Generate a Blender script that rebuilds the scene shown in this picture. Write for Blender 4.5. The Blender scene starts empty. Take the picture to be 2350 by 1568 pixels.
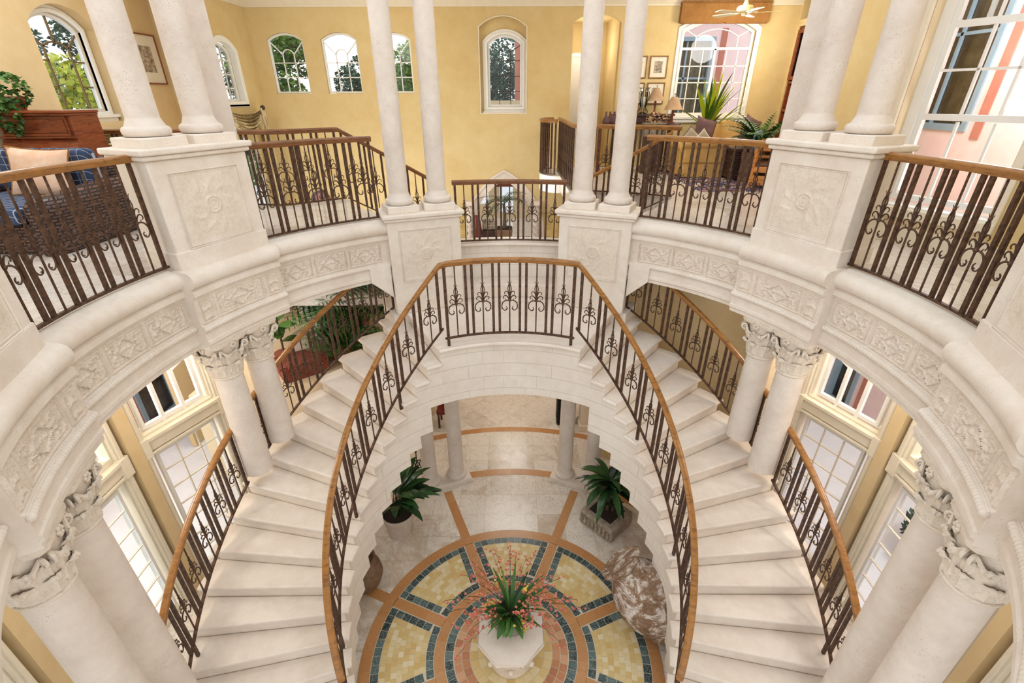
import bpy, math, random
from mathutils import Vector, Matrix
from mathutils.geometry import tessellate_polygon
R_ = math.radians
sin, cos, pi = math.sin, math.cos, math.pi
random.seed(7)
SC = bpy.context.scene
COL = SC.collection

# ------------------------------------------------------------------ helpers
def pol(f, r, z=0.0):
    f = R_(f)
    return Vector((r * sin(f), r * cos(f), z))

def tag(o, label=None, cat=None, group=None, kind=None):
    if label: o['label'] = label
    if cat: o['category'] = cat
    if group: o['group'] = group
    if kind: o['kind'] = kind
    return o

def thing(name, label, cat, loc=(0, 0, 0), rotz=0.0, group=None):
    o = bpy.data.objects.new(name, None)
    o.empty_display_size = .1
    COL.objects.link(o)
    o.location = loc
    o.rotation_euler = (0, 0, rotz)
    o['rz'] = rotz
    return tag(o, label, cat, group)

def base_of(o):
    """world matrix of an object from its own location / z-rotation / parents"""
    m = Matrix.Translation(o.location) @ o.rotation_euler.to_matrix().to_4x4()
    return base_of(o.parent) @ m if o.parent else m

class MB:
    """collects geometry (world coordinates unless local=True at build)"""
    def __init__(s):
        s.v = []; s.f = []; s.m = []; s.tn = []; s.cur = None
    def add(s, vs, fs, mi=0):
        n = len(s.v)
        s.v += [Vector(p) for p in vs]
        s.f += [tuple(i + n for i in f) for f in fs]
        s.m += [mi] * len(fs)
        s.tn += [s.cur] * len(fs)
        return s
    def box(s, c, d, rz=0.0, mi=0, taper=1.0):
        x, y, z = [k / 2 for k in d]
        m = Matrix.Rotation(rz, 3, 'Z')
        vs = []
        for (a, b, e) in ((-1, -1, -1), (1, -1, -1), (1, 1, -1), (-1, 1, -1), (-1, -1, 1), (1, -1, 1), (1, 1, 1), (-1, 1, 1)):
            t = taper if e > 0 else 1
            vs.append(m @ Vector((a * x * t, b * y * t, e * z)) + Vector(c))
        return s.add(vs, [(3, 2, 1, 0), (4, 5, 6, 7), (0, 1, 5, 4), (1, 2, 6, 5), (2, 3, 7, 6), (3, 0, 4, 7)], mi)
    def beam(s, a, b, w, h, mi=0):
        a, b = Vector(a), Vector(b)
        return s.sweep([(-w / 2, -h / 2), (w / 2, -h / 2), (w / 2, h / 2), (-w / 2, h / 2)], [a, b], mi=mi)
    def prism(s, poly, z0, z1, mi=0):
        n = len(poly)
        tri = tessellate_polygon([[Vector((p[0], p[1], 0)) for p in poly]])
        vs = [(p[0], p[1], z0) for p in poly] + [(p[0], p[1], z1) for p in poly]
        fs = [tuple(t) for t in tri] + [tuple(i + n for i in reversed(t)) for t in tri]
        fs += [(i, (i + 1) % n, (i + 1) % n + n, i + n) for i in range(n)]
        return s.add(vs, fs, mi)
    def lathe(s, prof, n=32, c=(0, 0, 0), a0=0.0, a1=360.0, mi=0, cap=True, sx=1.0, sy=1.0):
        full = abs(a1 - a0) >= 359.9
        k = n if full else n + 1
        vs = []
        for (r, z) in prof:
            for i in range(k):
                a = R_(a0 + (a1 - a0) * i / n)
                vs.append((c[0] + r * cos(a) * sx, c[1] + r * sin(a) * sy, c[2] + z))
        fs = []
        for j in range(len(prof) - 1):
            for i in range(n):
                i2 = (i + 1) % k
                fs.append((j * k + i, j * k + i2, (j + 1) * k + i2, (j + 1) * k + i))
        if cap and full:
            if prof[0][0] > 1e-4: fs.append(tuple(reversed(range(k))))
            if prof[-1][0] > 1e-4: fs.append(tuple((len(prof) - 1) * k + i for i in range(k)))
        return s.add(vs, fs, mi)
    def tube(s, pts, r, n=6, mi=0, closed=False, flat=1.0):
        pts = [Vector(p) for p in pts]
        rs = r if isinstance(r, (list, tuple)) else [r] * len(pts)
        N = len(pts); vs = []; nrm = None
        for i, p in enumerate(pts):
            if closed: t = pts[(i + 1) % N] - pts[i - 1]
            else: t = pts[min(i + 1, N - 1)] - pts[max(i - 1, 0)]
            t.normalize() if t.length > 1e-9 else None
            if nrm is None:
                nrm = t.orthogonal().normalized()
            else:
                nrm = (nrm - t * nrm.dot(t))
                nrm = nrm.normalized() if nrm.length > 1e-6 else t.orthogonal().normalized()
            b = t.cross(nrm)
            for k in range(n):
                a = 2 * pi * k / n
                vs.append(p + nrm * cos(a) * rs[i] + b * sin(a) * rs[i] * flat)
        fs = []
        for i in range(N if closed else N - 1):
            for k in range(n):
                k2 = (k + 1) % n; i2 = (i + 1) % N
                fs.append((i * n + k, i * n + k2, i2 * n + k2, i2 * n + k))
        if not closed:
            fs.append(tuple(reversed(range(n)))); fs.append(tuple((N - 1) * n + k for k in range(n)))
        return s.add(vs, fs, mi)
    def sweep(s, prof, path, mi=0, closed=False, caps=True):
        """profile (across, up) along a path; across stays level"""
        path = [Vector(p) for p in path]; N = len(path); n = len(prof); vs = []
        def side(d):
            q = Vector((d.y, -d.x, 0))
            return q.normalized() if q.length > 1e-6 else Vector((1, 0, 0))
        for i, p in enumerate(path):
            d1 = (path[i] - path[i - 1]) if (i > 0 or closed) else None
            d2 = (path[(i + 1) % N] - path[i]) if (i < N - 1 or closed) else None
            d1 = d1 or d2; d2 = d2 or d1
            s1, s2 = side(d1), side(d2)
            q = s1 + s2
            q = q.normalized() if q.length > 1e-6 else s1
            q = q / max(.35, q.dot(s1))
            t = (d1.normalized() + d2.normalized()).normalized()
            up = Vector((0, 0, 1))
            for (a, b) in prof:
                vs.append(p + q * a + up * b)
        fs = []
        for i in range(N if closed else N - 1):
            for k in range(n):
                k2 = (k + 1) % n; i2 = (i + 1) % N
                fs.append((i * n + k, i2 * n + k, i2 * n + k2, i * n + k2))
        if caps and not closed:
            fs.append(tuple(range(n))); fs.append(tuple(reversed([(N - 1) * n + k for k in range(n)])))
        return s.add(vs, fs, mi)
    def ring(s, prof, f0, f1, n, mi=0, caps=True):
        """closed profile (r, z) swept round the rotunda axis between angles"""
        k = len(prof); vs = []
        for i in range(n + 1):
            f = f0 + (f1 - f0) * i / n
            vs += [pol(f, r, z) for (r, z) in prof]
        fs = []
        for i in range(n):
            for j in range(k):
                j2 = (j + 1) % k
                fs.append((i * k + j, i * k + j2, (i + 1) * k + j2, (i + 1) * k + j))
        if caps:
            fs.append(tuple(reversed(range(k)))); fs.append(tuple(n * k + j for j in range(k)))
        return s.add(vs, fs, mi)
    def sector(s, f0, f1, r0, r1, z0, z1, n=4, mi=0):
        return s.ring([(r0, z0), (r1, z0), (r1, z1), (r0, z1)], f0, f1, n, mi)
    def sphere(s, c, r, n=10, m=6, mi=0, sc=(1, 1, 1)):
        vs = [(c[0], c[1], c[2] - r * sc[2])]
        for j in range(1, m):
            a = -pi / 2 + pi * j / m
            for i in range(n):
                b = 2 * pi * i / n
                vs.append((c[0] + r * sc[0] * cos(a) * cos(b), c[1] + r * sc[1] * cos(a) * sin(b), c[2] + r * sc[2] * sin(a)))
        vs.append((c[0], c[1], c[2] + r * sc[2]))
        fs = []
        for i in range(n):
            i2 = (i + 1) % n
            fs.append((0, 1 + i2, 1 + i))
            for j in range(m - 2):
                fs.append((1 + j * n + i, 1 + j * n + i2, 1 + (j + 1) * n + i2, 1 + (j + 1) * n + i))
            fs.append((1 + (m - 2) * n + i, 1 + (m - 2) * n + i2, len(vs) - 1))
        return s.add(vs, fs, mi)
    def merge(s, o, M=None, mi=None):
        n = len(s.v)
        s.v += [(M @ p if M else p.copy()) for p in o.v]
        s.f += [tuple(i + n for i in f) for f in o.f]
        s.m += [mi] * len(o.f) if mi is not None else list(o.m)
        s.tn += [s.cur if q is None else q for q in o.tn]
        return s
    def mesh(s, name, mats, M=None, smooth=35):
        me = bpy.data.meshes.new(name)
        me.from_pydata([(M @ p) if M else p for p in s.v], [], s.f)
        for m in (mats if isinstance(mats, (list, tuple)) else [mats]): me.materials.append(m)
        if len(me.materials) > 1: me.polygons.foreach_set('material_index', s.m)
        if any(q is not None for q in s.tn):
            a = me.attributes.new('tone', 'FLOAT', 'FACE'); a.data.foreach_set('value', [.5 if q is None else q for q in s.tn])
        if smooth:
            me.polygons.foreach_set('use_smooth', [True] * len(me.polygons))
            me.set_sharp_from_angle(angle=R_(smooth))
        me.update()
        return me
    def build(s, name, mats, parent=None, smooth=35, local=False, bevel=0, seg=2, wn=False):
        M = None
        if parent and not local: M = base_of(parent).inverted()
        o = bpy.data.objects.new(name, s.mesh(name, mats, M, smooth))
        COL.objects.link(o)
        if parent: o.parent = parent
        if bevel:
            b = o.modifiers.new('bevel', 'BEVEL'); b.width = bevel; b.segments = seg; b.limit_method = 'ANGLE'; b.angle_limit = R_(40); b.harden_normals = False
        return o

def put(name, me, parent, loc=(0, 0, 0), rz=0.0):
    o = bpy.data.objects.new(name, me); COL.objects.link(o); o.parent = parent
    o.location = loc; o.rotation_euler = (0, 0, rz)
    return o

def copy_tree(o, parent=None):
    c = o.copy(); COL.objects.link(c); c.parent = parent
    for ch in list(o.children): copy_tree(ch, c)
    return c

def struct(mb, name, mats, bevel=0, smooth=35):
    o = mb.build(name, mats, smooth=smooth, bevel=bevel)
    o['kind'] = 'structure'
    return o

def arc(f0, f1, r, z0, z1=None, n=24):
    z1 = z0 if z1 is None else z1
    return [pol(f0 + (f1 - f0) * i / n, r, z0 + (z1 - z0) * i / n) for i in range(n + 1)]

def crv(pts, n=5):
    """catmull-rom through points"""
    P = [Vector(p) for p in pts]; P = [2 * P[0] - P[1]] + P + [2 * P[-1] - P[-2]]; out = []
    for i in range(1, len(P) - 2):
        for k in range(n):
            t = k / n
            a, b, c, d = P[i - 1], P[i], P[i + 1], P[i + 2]
            out.append(.5 * ((2 * b) + (c - a) * t + (2 * a - 5 * b + 4 * c - d) * t * t + (3 * b - a - 3 * c + d) * t ** 3))
    out.append(P[-2])
    return out

# ------------------------------------------------------------------ materials
class NT:
    def __init__(s, name):
        s.mat = bpy.data.materials.new(name); s.mat.use_nodes = True
        s.t = s.mat.node_tree; s.t.nodes.clear()
        s.out = s.n('ShaderNodeOutputMaterial')
    def n(s, typ, **kw):
        o = s.t.nodes.new(typ)
        for k, v in kw.items(): setattr(o, k, v)
        return o
    def l(s, a, b): s.t.links.new(a, b)
    def set(s, node, name, v):
        if hasattr(v, 'is_linked') or isinstance(v, bpy.types.NodeSocket): s.l(v, node.inputs[name])
        else: node.inputs[name].default_value = v
    def coord(s, kind='Object'): return s.n('ShaderNodeTexCoord').outputs[kind]
    def noise(s, vec, scale, detail=4, rough=.55, dist=0):
        o = s.n('ShaderNodeTexNoise'); s.l(vec, o.inputs['Vector'])
        o.inputs['Scale'].default_value = scale; o.inputs['Detail'].default_value = detail
        o.inputs['Roughness'].default_value = rough; o.inputs['Distortion'].default_value = dist
        return o.outputs['Fac']
    def vor(s, vec, scale, feat='F1', out='Distance', rnd=1.0):
        o = s.n('ShaderNodeTexVoronoi', feature=feat); s.l(vec, o.inputs['Vector'])
        o.inputs['Scale'].default_value = scale; o.inputs['Randomness'].default_value = rnd
        return o.outputs[out]
    def ramp(s, fac, stops):
        o = s.n('ShaderNodeValToRGB'); s.l(fac, o.inputs['Fac']); e = o.color_ramp.elements
        while len(e) < len(stops): e.new(.5)
        for i, (p, c) in enumerate(stops):
            e[i].position = p; e[i].color = c if len(c) == 4 else (*c, 1)
        return o.outputs['Color']
    def math(s, op, a, b=0.0, c=None):
        o = s.n('ShaderNodeMath', operation=op); s.set(o, 0, a); s.set(o, 1, b)
        if c is not None: s.set(o, 2, c)
        return o.outputs[0]
    def mix(s, fac, a, b, mode='MIX'):
        o = s.n('ShaderNodeMix', data_type='RGBA', blend_type=mode)
        for i, v in ((0, fac), (6, a), (7, b)):
            if isinstance(v, bpy.types.NodeSocket): s.l(v, o.inputs[i])
            else: o.inputs[i].default_value = v if i == 0 else ((*v, 1) if len(v) == 3 else v)
        return o.outputs[2]
    def bump(s, h, strength=.3, dist=.02):
        o = s.n('ShaderNodeBump'); o.inputs['Strength'].default_value = strength; o.inputs['Distance'].default_value = dist
        s.l(h, o.inputs['Height']); return o.outputs['Normal']
    def mapping(s, vec, scale=(1, 1, 1), rot=(0, 0, 0), loc=(0, 0, 0)):
        o = s.n('ShaderNodeMapping'); s.l(vec, o.inputs['Vector'])
        o.inputs['Scale'].default_value = scale; o.inputs['Rotation'].default_value = rot; o.inputs['Location'].default_value = loc
        return o.outputs['Vector']
    def bsdf(s, color, rough=.5, normal=None, metal=0.0, spec=.5, **kw):
        b = s.n('ShaderNodeBsdfPrincipled')
        s.set(b, 'Base Color', color if isinstance(color, bpy.types.NodeSocket) else (*color, 1))
        s.set(b, 'Roughness', rough); s.set(b, 'Metallic', metal); s.set(b, 'Specular IOR Level', spec)
        if normal is not None: s.l(normal, b.inputs['Normal'])
        for k, v in kw.items(): s.set(b, k.replace('_', ' '), v)
        s.l(b.outputs[0], s.out.inputs['Surface'])
        return s.mat

def srgb(r, g, b):
    f = lambda c: (c / 255 / 12.92) if c / 255 <= .04045 else ((c / 255 + .055) / 1.055) ** 2.4
    return (f(r), f(g), f(b))

def plain(name, col, rough=.5, metal=0.0, var=.12, scale=8, bump=.1, spec=.4, coord='Object'):
    t = NT(name); c = t.coord(coord)
    n = t.noise(c, scale)
    dark = tuple(k * (1 - var) for k in col); light = tuple(min(1, k * (1 + var)) for k in col)
    colr = t.ramp(n, [(.3, dark), (.7, light)])
    nm = t.bump(t.noise(c, scale * 6, 3), bump, .01) if bump else None
    return t.bsdf(colr, rough, nm, metal, spec)

def stone(name, a, b, pits=1.0, bump=.35, rough=.75, block=None, carve=0.0):
    """pale coral stone: cloudy colour, small pits; block = (course height, block length) joints round the rotunda"""
    t = NT(name); c = t.coord()
    n1 = t.noise(c, 1.6, 5, .6, .4); n2 = t.noise(c, 9, 4, .6)
    col = t.ramp(t.math('ADD', t.math('MULTIPLY', n1, .65), t.math('MULTIPLY', n2, .35)), [(.34, b), (.62, a)])
    pv = t.vor(t.mapping(c, (1, 1, .55)), 75)
    msk = t.math('MULTIPLY', t.math('LESS_THAN', t.math('ADD', pv, t.math('MULTIPLY', t.noise(c, 60, 2), .1)), .23), t.math('GREATER_THAN', t.noise(c, 4, 4, .6), .53))
    col = t.mix(t.math('MULTIPLY', msk, .45 * pits), col, tuple(k * .45 for k in b))
    h = t.math('SUBTRACT', t.math('ADD', t.math('MULTIPLY', t.noise(c, 28, 4, .65), .7), t.math('MULTIPLY', t.noise(c, 5, 3), 1.2)), t.math('MULTIPLY', msk, .8 * pits))
    if carve:
        w = t.n('ShaderNodeTexVoronoi', feature='SMOOTH_F1'); t.l(t.mapping(c, (1, 1, 1)), w.inputs['Vector']); w.inputs['Scale'].default_value = 17
        d = t.noise(c, 22, 2, .5, 2.2)
        h = t.math('ADD', h, t.math('MULTIPLY', t.math('ADD', w.outputs['Distance'], d), carve))
        groove = t.ramp(d, [(.38, (1, 1, 1)), (.5, (0, 0, 0))])
        col = t.mix(t.math('MULTIPLY', groove, .28), col, tuple(k * .72 for k in b))
    if block:
        sep = t.n('ShaderNodeSeparateXYZ'); t.l(c, sep.inputs[0])
        an = t.math('ARCTAN2', sep.outputs[0], sep.outputs[1])
        cmb = t.n('ShaderNodeCombineXYZ'); t.l(t.math('MULTIPLY', an, 1.95), cmb.inputs[0]); t.l(t.math('ADD', sep.outputs[2], 8.0), cmb.inputs[1])
        br = t.n('ShaderNodeTexBrick'); t.l(cmb.outputs[0], br.inputs['Vector'])
        br.inputs['Scale'].default_value = 1; br.inputs['Mortar Size'].default_value = .007; br.inputs['Mortar Smooth'].default_value = .3
        br.inputs['Brick Width'].default_value = block[1]; br.inputs['Row Height'].default_value = block[0]
        col = t.mix(t.math('MULTIPLY', br.outputs['Fac'], .55), col, tuple(k * .74 for k in b))
        h = t.math('SUBTRACT', h, t.math('MULTIPLY', br.outputs['Fac'], .5))
    return t.bsdf(col, rough, t.bump(h, bump, .012), 0, .3)

A_ST, B_ST = srgb(239, 228, 214), srgb(224, 208, 191)
M = {}
M['stone'] = stone('coral_stone', A_ST, B_ST)
M['column'] = stone('column_stone', srgb(236, 224, 211), srgb(219, 204, 190), pits=1.4, bump=.7)
M['carved'] = stone('carved_stone', srgb(236, 223, 207), srgb(220, 203, 185), bump=.5, carve=.35, pits=.4)
M['relief'] = stone('relief_stone', srgb(238, 226, 208), srgb(222, 206, 188), bump=.4, carve=.45, pits=.6)
M['ashlar'] = stone('ashlar_stone', srgb(238, 228, 215), srgb(225, 211, 196), block=(.2013, .62), pits=.5)
M['step'] = stone('step_stone', srgb(241, 229, 215), srgb(226, 210, 194), pits=.7, bump=.2, rough=.5)

def wall_paint(name, a, b):
    t = NT(name); c = t.coord()
    n = t.math('ADD', t.math('MULTIPLY', t.noise(c, .8, 5, .6, .6), .6), t.math('MULTIPLY', t.noise(c, 5, 4, .6), .4))
    col = t.ramp(n, [(.36, b), (.64, a)])
    return t.bsdf(col, .8, t.bump(t.noise(c, 40, 3), .12, .006), 0, .25)
M['yellow'] = wall_paint('yellow_plaster', srgb(228, 206, 154), srgb(219, 191, 134))
M['tan'] = wall_paint('tan_plaster', srgb(232, 208, 164), srgb(222, 194, 144))
M['beige'] = wall_paint('beige_plaster', srgb(240, 220, 186), srgb(230, 206, 166))
M['cream'] = plain('cream_paint', srgb(240, 229, 206), .5, var=.03, bump=.03)
M['white'] = plain('white_paint', srgb(248, 246, 240), .4, var=.02, bump=.02)
M['pink'] = wall_paint('pink_stucco', srgb(250, 226, 226), srgb(244, 212, 214))
M['rose'] = wall_paint('rose_stucco', srgb(206, 138, 122), srgb(190, 120, 106))
M['bluegrey'] = plain('blue_grey_paint', srgb(150, 172, 190), .5, var=.06)
M['rooftile'] = plain('clay_roof', srgb(176, 110, 84), .8, var=.3, scale=14, bump=.5)

def wood(name, a, b, rough=.35, sc=(3, 3, 30)):
    t = NT(name); c = t.coord()
    w = t.noise(t.mapping(c, (1.5, 1.5, 9)), 3.2, 6, .62, 1.2)
    col = t.ramp(w, [(.32, b), (.52, a), (.7, tuple(min(1, k * 1.15) for k in a))])
    return t.bsdf(col, rough, t.bump(w, .08, .004), 0, .5)
M['oak'] = wood('oak_handrail', srgb(160, 108, 50), srgb(116, 74, 32), .28)
M['darkoak'] = wood('brown_handrail', srgb(128, 82, 46), srgb(92, 56, 28), .3)
M['mahogany'] = wood('mahogany', srgb(140, 70, 38), srgb(92, 40, 22), .3)
M['darkwood'] = wood('dark_wood', srgb(74, 50, 44), srgb(42, 28, 26), .4)
M['pine'] = wood('golden_pine', srgb(212, 142, 74), srgb(170, 100, 48), .4)

def iron(name, a, b):
    t = NT(name); c = t.coord()
    n = t.noise(c, 26, 4, .6)
    col = t.ramp(n, [(.35, b), (.62, a)])
    return t.bsdf(col, .5, t.bump(t.noise(c, 60, 3), .35, .004), .45, .4)
M['iron'] = iron('rusted_iron', srgb(104, 76, 58), srgb(62, 44, 36))
M['black'] = plain('black_iron', srgb(36, 32, 32), .5, var=.2, metal=.3)

def glass():
    t = NT('window_glass')
    a = t.n('ShaderNodeBsdfTransparent'); a.inputs[0].default_value = (.93, .96, .96, 1)
    b = t.n('ShaderNodeBsdfGlossy'); b.inputs['Roughness'].default_value = .02
    m = t.n('ShaderNodeMixShader'); fr = t.n('ShaderNodeFresnel'); fr.inputs[0].default_value = 1.45
    t.l(fr.outputs[0], m.inputs[0]); t.l(a.outputs[0], m.inputs[1]); t.l(b.outputs[0], m.inputs[2]); t.l(m.outputs[0], t.out.inputs[0])
    return t.mat
M['glass'] = glass()

def marble_floor(name, tile, rot=0.0, a=srgb(232, 222, 208), b=srgb(204, 184, 160), rough=.2):
    t = NT(name); c = t.coord()
    br = t.n('ShaderNodeTexBrick', offset=0.0, squash=1.0); t.l(t.mapping(c, (1, 1, 1), (0, 0, rot)), br.inputs['Vector'])
    br.inputs['Scale'].default_value = 1; br.inputs['Brick Width'].default_value = tile; br.inputs['Row Height'].default_value = tile
    br.inputs['Mortar Size'].default_value = .003; br.inputs['Mortar Smooth'].default_value = .2
    br.inputs['Color1'].default_value = (0, 0, 0, 1); br.inputs['Color2'].default_value = (1, 1, 1, 1); br.inputs['Bias'].default_value = 0
    tone = t.n('ShaderNodeSeparateColor'); t.l(br.outputs['Color'], tone.inputs[0])
    tv = t.math('MULTIPLY', tone.outputs[0], .9)
    n = t.noise(c, 2.6, 6, .65, 1.5)
    col = t.ramp(t.math('ADD', t.math('MULTIPLY', n, .7), t.math('MULTIPLY', tv, .36)), [(.3, b), (.5, a), (.72, tuple(min(1, k * 1.06) for k in a))])
    v = t.noise(c, 3.3, 5, .6, 3)
    vein = t.ramp(t.math('ABSOLUTE', t.math('SUBTRACT', v, .5)), [(0, (1, 1, 1)), (.025, (0, 0, 0))])
    col = t.mix(t.math('MULTIPLY', vein, .5), col, srgb(172, 150, 124))
    col = t.mix(t.math('MULTIPLY', br.outputs['Fac'], .5), col, srgb(184, 164, 140))
    return t.bsdf(col, rough, t.bump(br.outputs['Fac'], -.15, .004), 0, .5)
M['floor'] = marble_floor('marble_floor', .46)
M['floord'] = marble_floor('diagonal_marble_floor', .46, R_(45), b=srgb(206, 190, 172))
M['upfloor'] = marble_floor('gallery_floor', .5, R_(10), a=srgb(232, 222, 212), b=srgb(212, 196, 180), rough=.12)
M['patio'] = plain('pale_patio_marble', srgb(240, 242, 246), .5, var=.04, scale=2, bump=0)

def tilemat(name, cols, rough=.25, vein=None):
    """mosaic tile stone, tone varies from tile to tile"""
    t = NT(name); c = t.coord()
    at = t.n('ShaderNodeAttribute', attribute_name='tone', attribute_type='GEOMETRY')
    n = t.noise(c, 14, 5, .6, 1.0)
    f = t.math('ADD', t.math('MULTIPLY', at.outputs['Fac'], .7), t.math('MULTIPLY', n, .3))
    k = len(cols); col = t.ramp(f, [(.1 + .8 * i / max(1, k - 1), q) for i, q in enumerate(cols)])
    if vein:
        v = t.noise(c, 9, 4, .6, 4)
        m = t.ramp(t.math('ABSOLUTE', t.math('SUBTRACT', v, .5)), [(0, (1, 1, 1)), (.03, (0, 0, 0))])
        col = t.mix(t.math('MULTIPLY', m, .6), col, vein)
    return t.bsdf(col, rough, None, 0, .5)
M['t_green'] = tilemat('green_marble_tile', [srgb(34, 46, 46), srgb(52, 70, 68), srgb(92, 112, 108)], vein=srgb(190, 204, 196))
M['t_gold'] = tilemat('gold_marble_tile', [srgb(212, 176, 104), srgb(224, 198, 138), srgb(238, 222, 184)])
M['t_terra'] = tilemat('terracotta_tile', [srgb(176, 112, 74), srgb(200, 140, 98), srgb(216, 168, 128)], .4)
M['t_orange'] = tilemat('orange_marble_band', [srgb(184, 126, 74), srgb(198, 144, 92), srgb(210, 164, 116)], vein=srgb(160, 92, 46))
M['grout'] = plain('grout', srgb(214, 200, 176), .8, var=.05)

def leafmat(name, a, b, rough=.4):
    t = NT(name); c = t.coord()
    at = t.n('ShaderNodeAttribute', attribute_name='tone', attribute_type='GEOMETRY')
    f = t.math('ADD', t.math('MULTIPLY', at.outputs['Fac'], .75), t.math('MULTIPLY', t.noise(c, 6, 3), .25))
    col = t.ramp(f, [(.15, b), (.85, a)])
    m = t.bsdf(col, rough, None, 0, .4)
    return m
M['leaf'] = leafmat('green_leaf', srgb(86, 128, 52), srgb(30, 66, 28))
M['leafdark'] = leafmat('dark_leaf', srgb(62, 100, 52), srgb(18, 44, 24), .28)
M['leafbright'] = leafmat('bright_leaf', srgb(176, 204, 60), srgb(56, 104, 34), .3)
M['leafstripe'] = leafmat('lime_striped_leaf', srgb(196, 214, 50), srgb(40, 84, 36), .3)
M['tree'] = leafmat('tree_foliage', srgb(132, 168, 70), srgb(40, 72, 40), .6)
M['treeyellow'] = leafmat('sunlit_shrub_foliage', srgb(212, 214, 76), srgb(74, 110, 48), .6)  # sunlight put into the yellow-green leaf colours; no sun lights them
M['treedark'] = leafmat('shaded_tree_foliage', srgb(92, 120, 100), srgb(30, 52, 48), .6)  # shaded look put into the darker leaf colours
M['bark'] = plain('bark', srgb(96, 78, 62), .9, var=.3, bump=.5)
M['soil'] = plain('soil', srgb(58, 46, 38), .95, var=.5, scale=60, bump=1.0)
M['clay'] = plain('pale_clay', srgb(204, 188, 172), .8, var=.08, scale=14, bump=.25)
M['rough_stone'] = plain('weathered_stone', srgb(166, 150, 132), .9, var=.3, scale=16, bump=.8)
M['petal'] = leafmat('coral_orchid_petal', srgb(226, 140, 110), srgb(176, 74, 66), .5)
M['petaly'] = leafmat('yellow_orchid_petal', srgb(248, 222, 120), srgb(226, 178, 60), .5)
M['terracotta'] = plain('terracotta', srgb(160, 92, 66), .8, var=.2, scale=20, bump=.3)
M['brownpot'] = plain('brown_stoneware', srgb(122, 94, 70), .7, var=.25, scale=16, bump=.4)
M['greypot'] = plain('mottled_grey_stone', srgb(136, 126, 114), .85, var=.3, scale=18, bump=.7)
M['redpot'] = plain('dark_red_glaze', srgb(110, 40, 36), .35, var=.2)

def jarmat():
    t = NT('limewashed_clay'); c = t.coord()
    n = t.noise(c, 5.5, 6, .7, .8); n2 = t.noise(t.mapping(c, (1, 1, 3)), 16, 5, .7)
    col = t.ramp(t.math('ADD', t.math('MULTIPLY', n, .7), t.math('MULTIPLY', n2, .3)), [(.38, srgb(112, 86, 66)), (.50, srgb(150, 122, 98)), (.56, srgb(206, 194, 182)), (.68, srgb(230, 224, 218))])
    return t.bsdf(col, .85, t.bump(n2, .6, .01), 0, .2)
M['jar'] = jarmat()

def fabric(name, a, b, scale=160, rough=.9, bump=.3):
    t = NT(name); c = t.coord()
    n = t.noise(c, 7, 4, .6); w = t.noise(c, scale, 2)
    col = t.ramp(t.math('ADD', t.math('MULTIPLY', n, .6), t.math('MULTIPLY', w, .4)), [(.35, b), (.65, a)])
    return t.bsdf(col, rough, t.bump(w, bump, .003), 0, .2)
M['gold_fabric'] = fabric('gold_upholstery', srgb(222, 184, 118), srgb(200, 158, 92))
M['mauve'] = fabric('mauve_velvet', srgb(128, 100, 98), srgb(92, 68, 70))
M['peach'] = fabric('peach_paisley', srgb(240, 214, 192), srgb(222, 176, 140))
M['brownfab'] = fabric('brown_valance', srgb(160, 116, 66), srgb(140, 96, 50))
M['greyfab'] = fabric('grey_piped_fabric', srgb(190, 180, 160), srgb(150, 138, 122))

def silk():
    t = NT('gold_silk'); c = t.coord()
    w = t.noise(t.mapping(c, (6, 6, 1.2)), 2.6, 4, .6, .8)
    col = t.ramp(w, [(.3, srgb(120, 92, 50)), (.48, srgb(206, 184, 138)), (.62, srgb(238, 224, 188))])
    return t.bsdf(col, .35, t.bump(w, .5, .02), 0, .6)
M['silk'] = silk()

def plaid():
    t = NT('blue_plaid'); c = t.coord()
    sep = t.n('ShaderNodeSeparateXYZ'); t.l(c, sep.inputs[0])
    def stripe(s, per, w): return t.math('LESS_THAN', t.math('FRACT', t.math('MULTIPLY', s, 1 / per)), w)
    sx = stripe(t.math('ADD', sep.outputs[0], 50), .09, .07); sy = stripe(t.math('ADD', t.math('ADD', sep.outputs[1], sep.outputs[2]), 50), .09, .07)
    bx = stripe(t.math('ADD', sep.outputs[0], 50), .18, .5)
    col = t.mix(t.math('MULTIPLY', bx, .5), srgb(70, 84, 112), srgb(44, 54, 80))
    col = t.mix(t.math('MULTIPLY', t.math('MAXIMUM', sx, sy), .8), col, srgb(196, 200, 208))
    return t.bsdf(col, .9, None, 0, .2)
M['plaid'] = plaid()

def wicker():
    t = NT('woven_wicker'); c = t.coord()
    br = t.n('ShaderNodeTexBrick', offset=.5); 
    sep = t.n('ShaderNodeSeparateXYZ'); t.l(c, sep.inputs[0])
    cmb = t.n('ShaderNodeCombineXYZ'); t.l(t.math('ADD', sep.outputs[0], t.math('MULTIPLY', sep.outputs[1], .8)), cmb.inputs[0]); t.l(sep.outputs[2], cmb.inputs[1])
    t.l(cmb.outputs[0], br.inputs['Vector']); br.inputs['Scale'].default_value = 1
    br.inputs['Brick Width'].default_value = .085; br.inputs['Row Height'].default_value = .034; br.inputs['Mortar Size'].default_value = .009; br.inputs['Mortar Smooth'].default_value = .8
    br.inputs['Color1'].default_value = (*srgb(112, 78, 66), 1); br.inputs['Color2'].default_value = (*srgb(76, 50, 44), 1); br.inputs['Mortar'].default_value = (*srgb(24, 15, 13), 1)
    h = t.math('SUBTRACT', 1.0, br.outputs['Fac'])
    return t.bsdf(br.outputs['Color'], .38, t.bump(h, 1.0, .02), 0, .5)
M['wicker'] = wicker()

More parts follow.
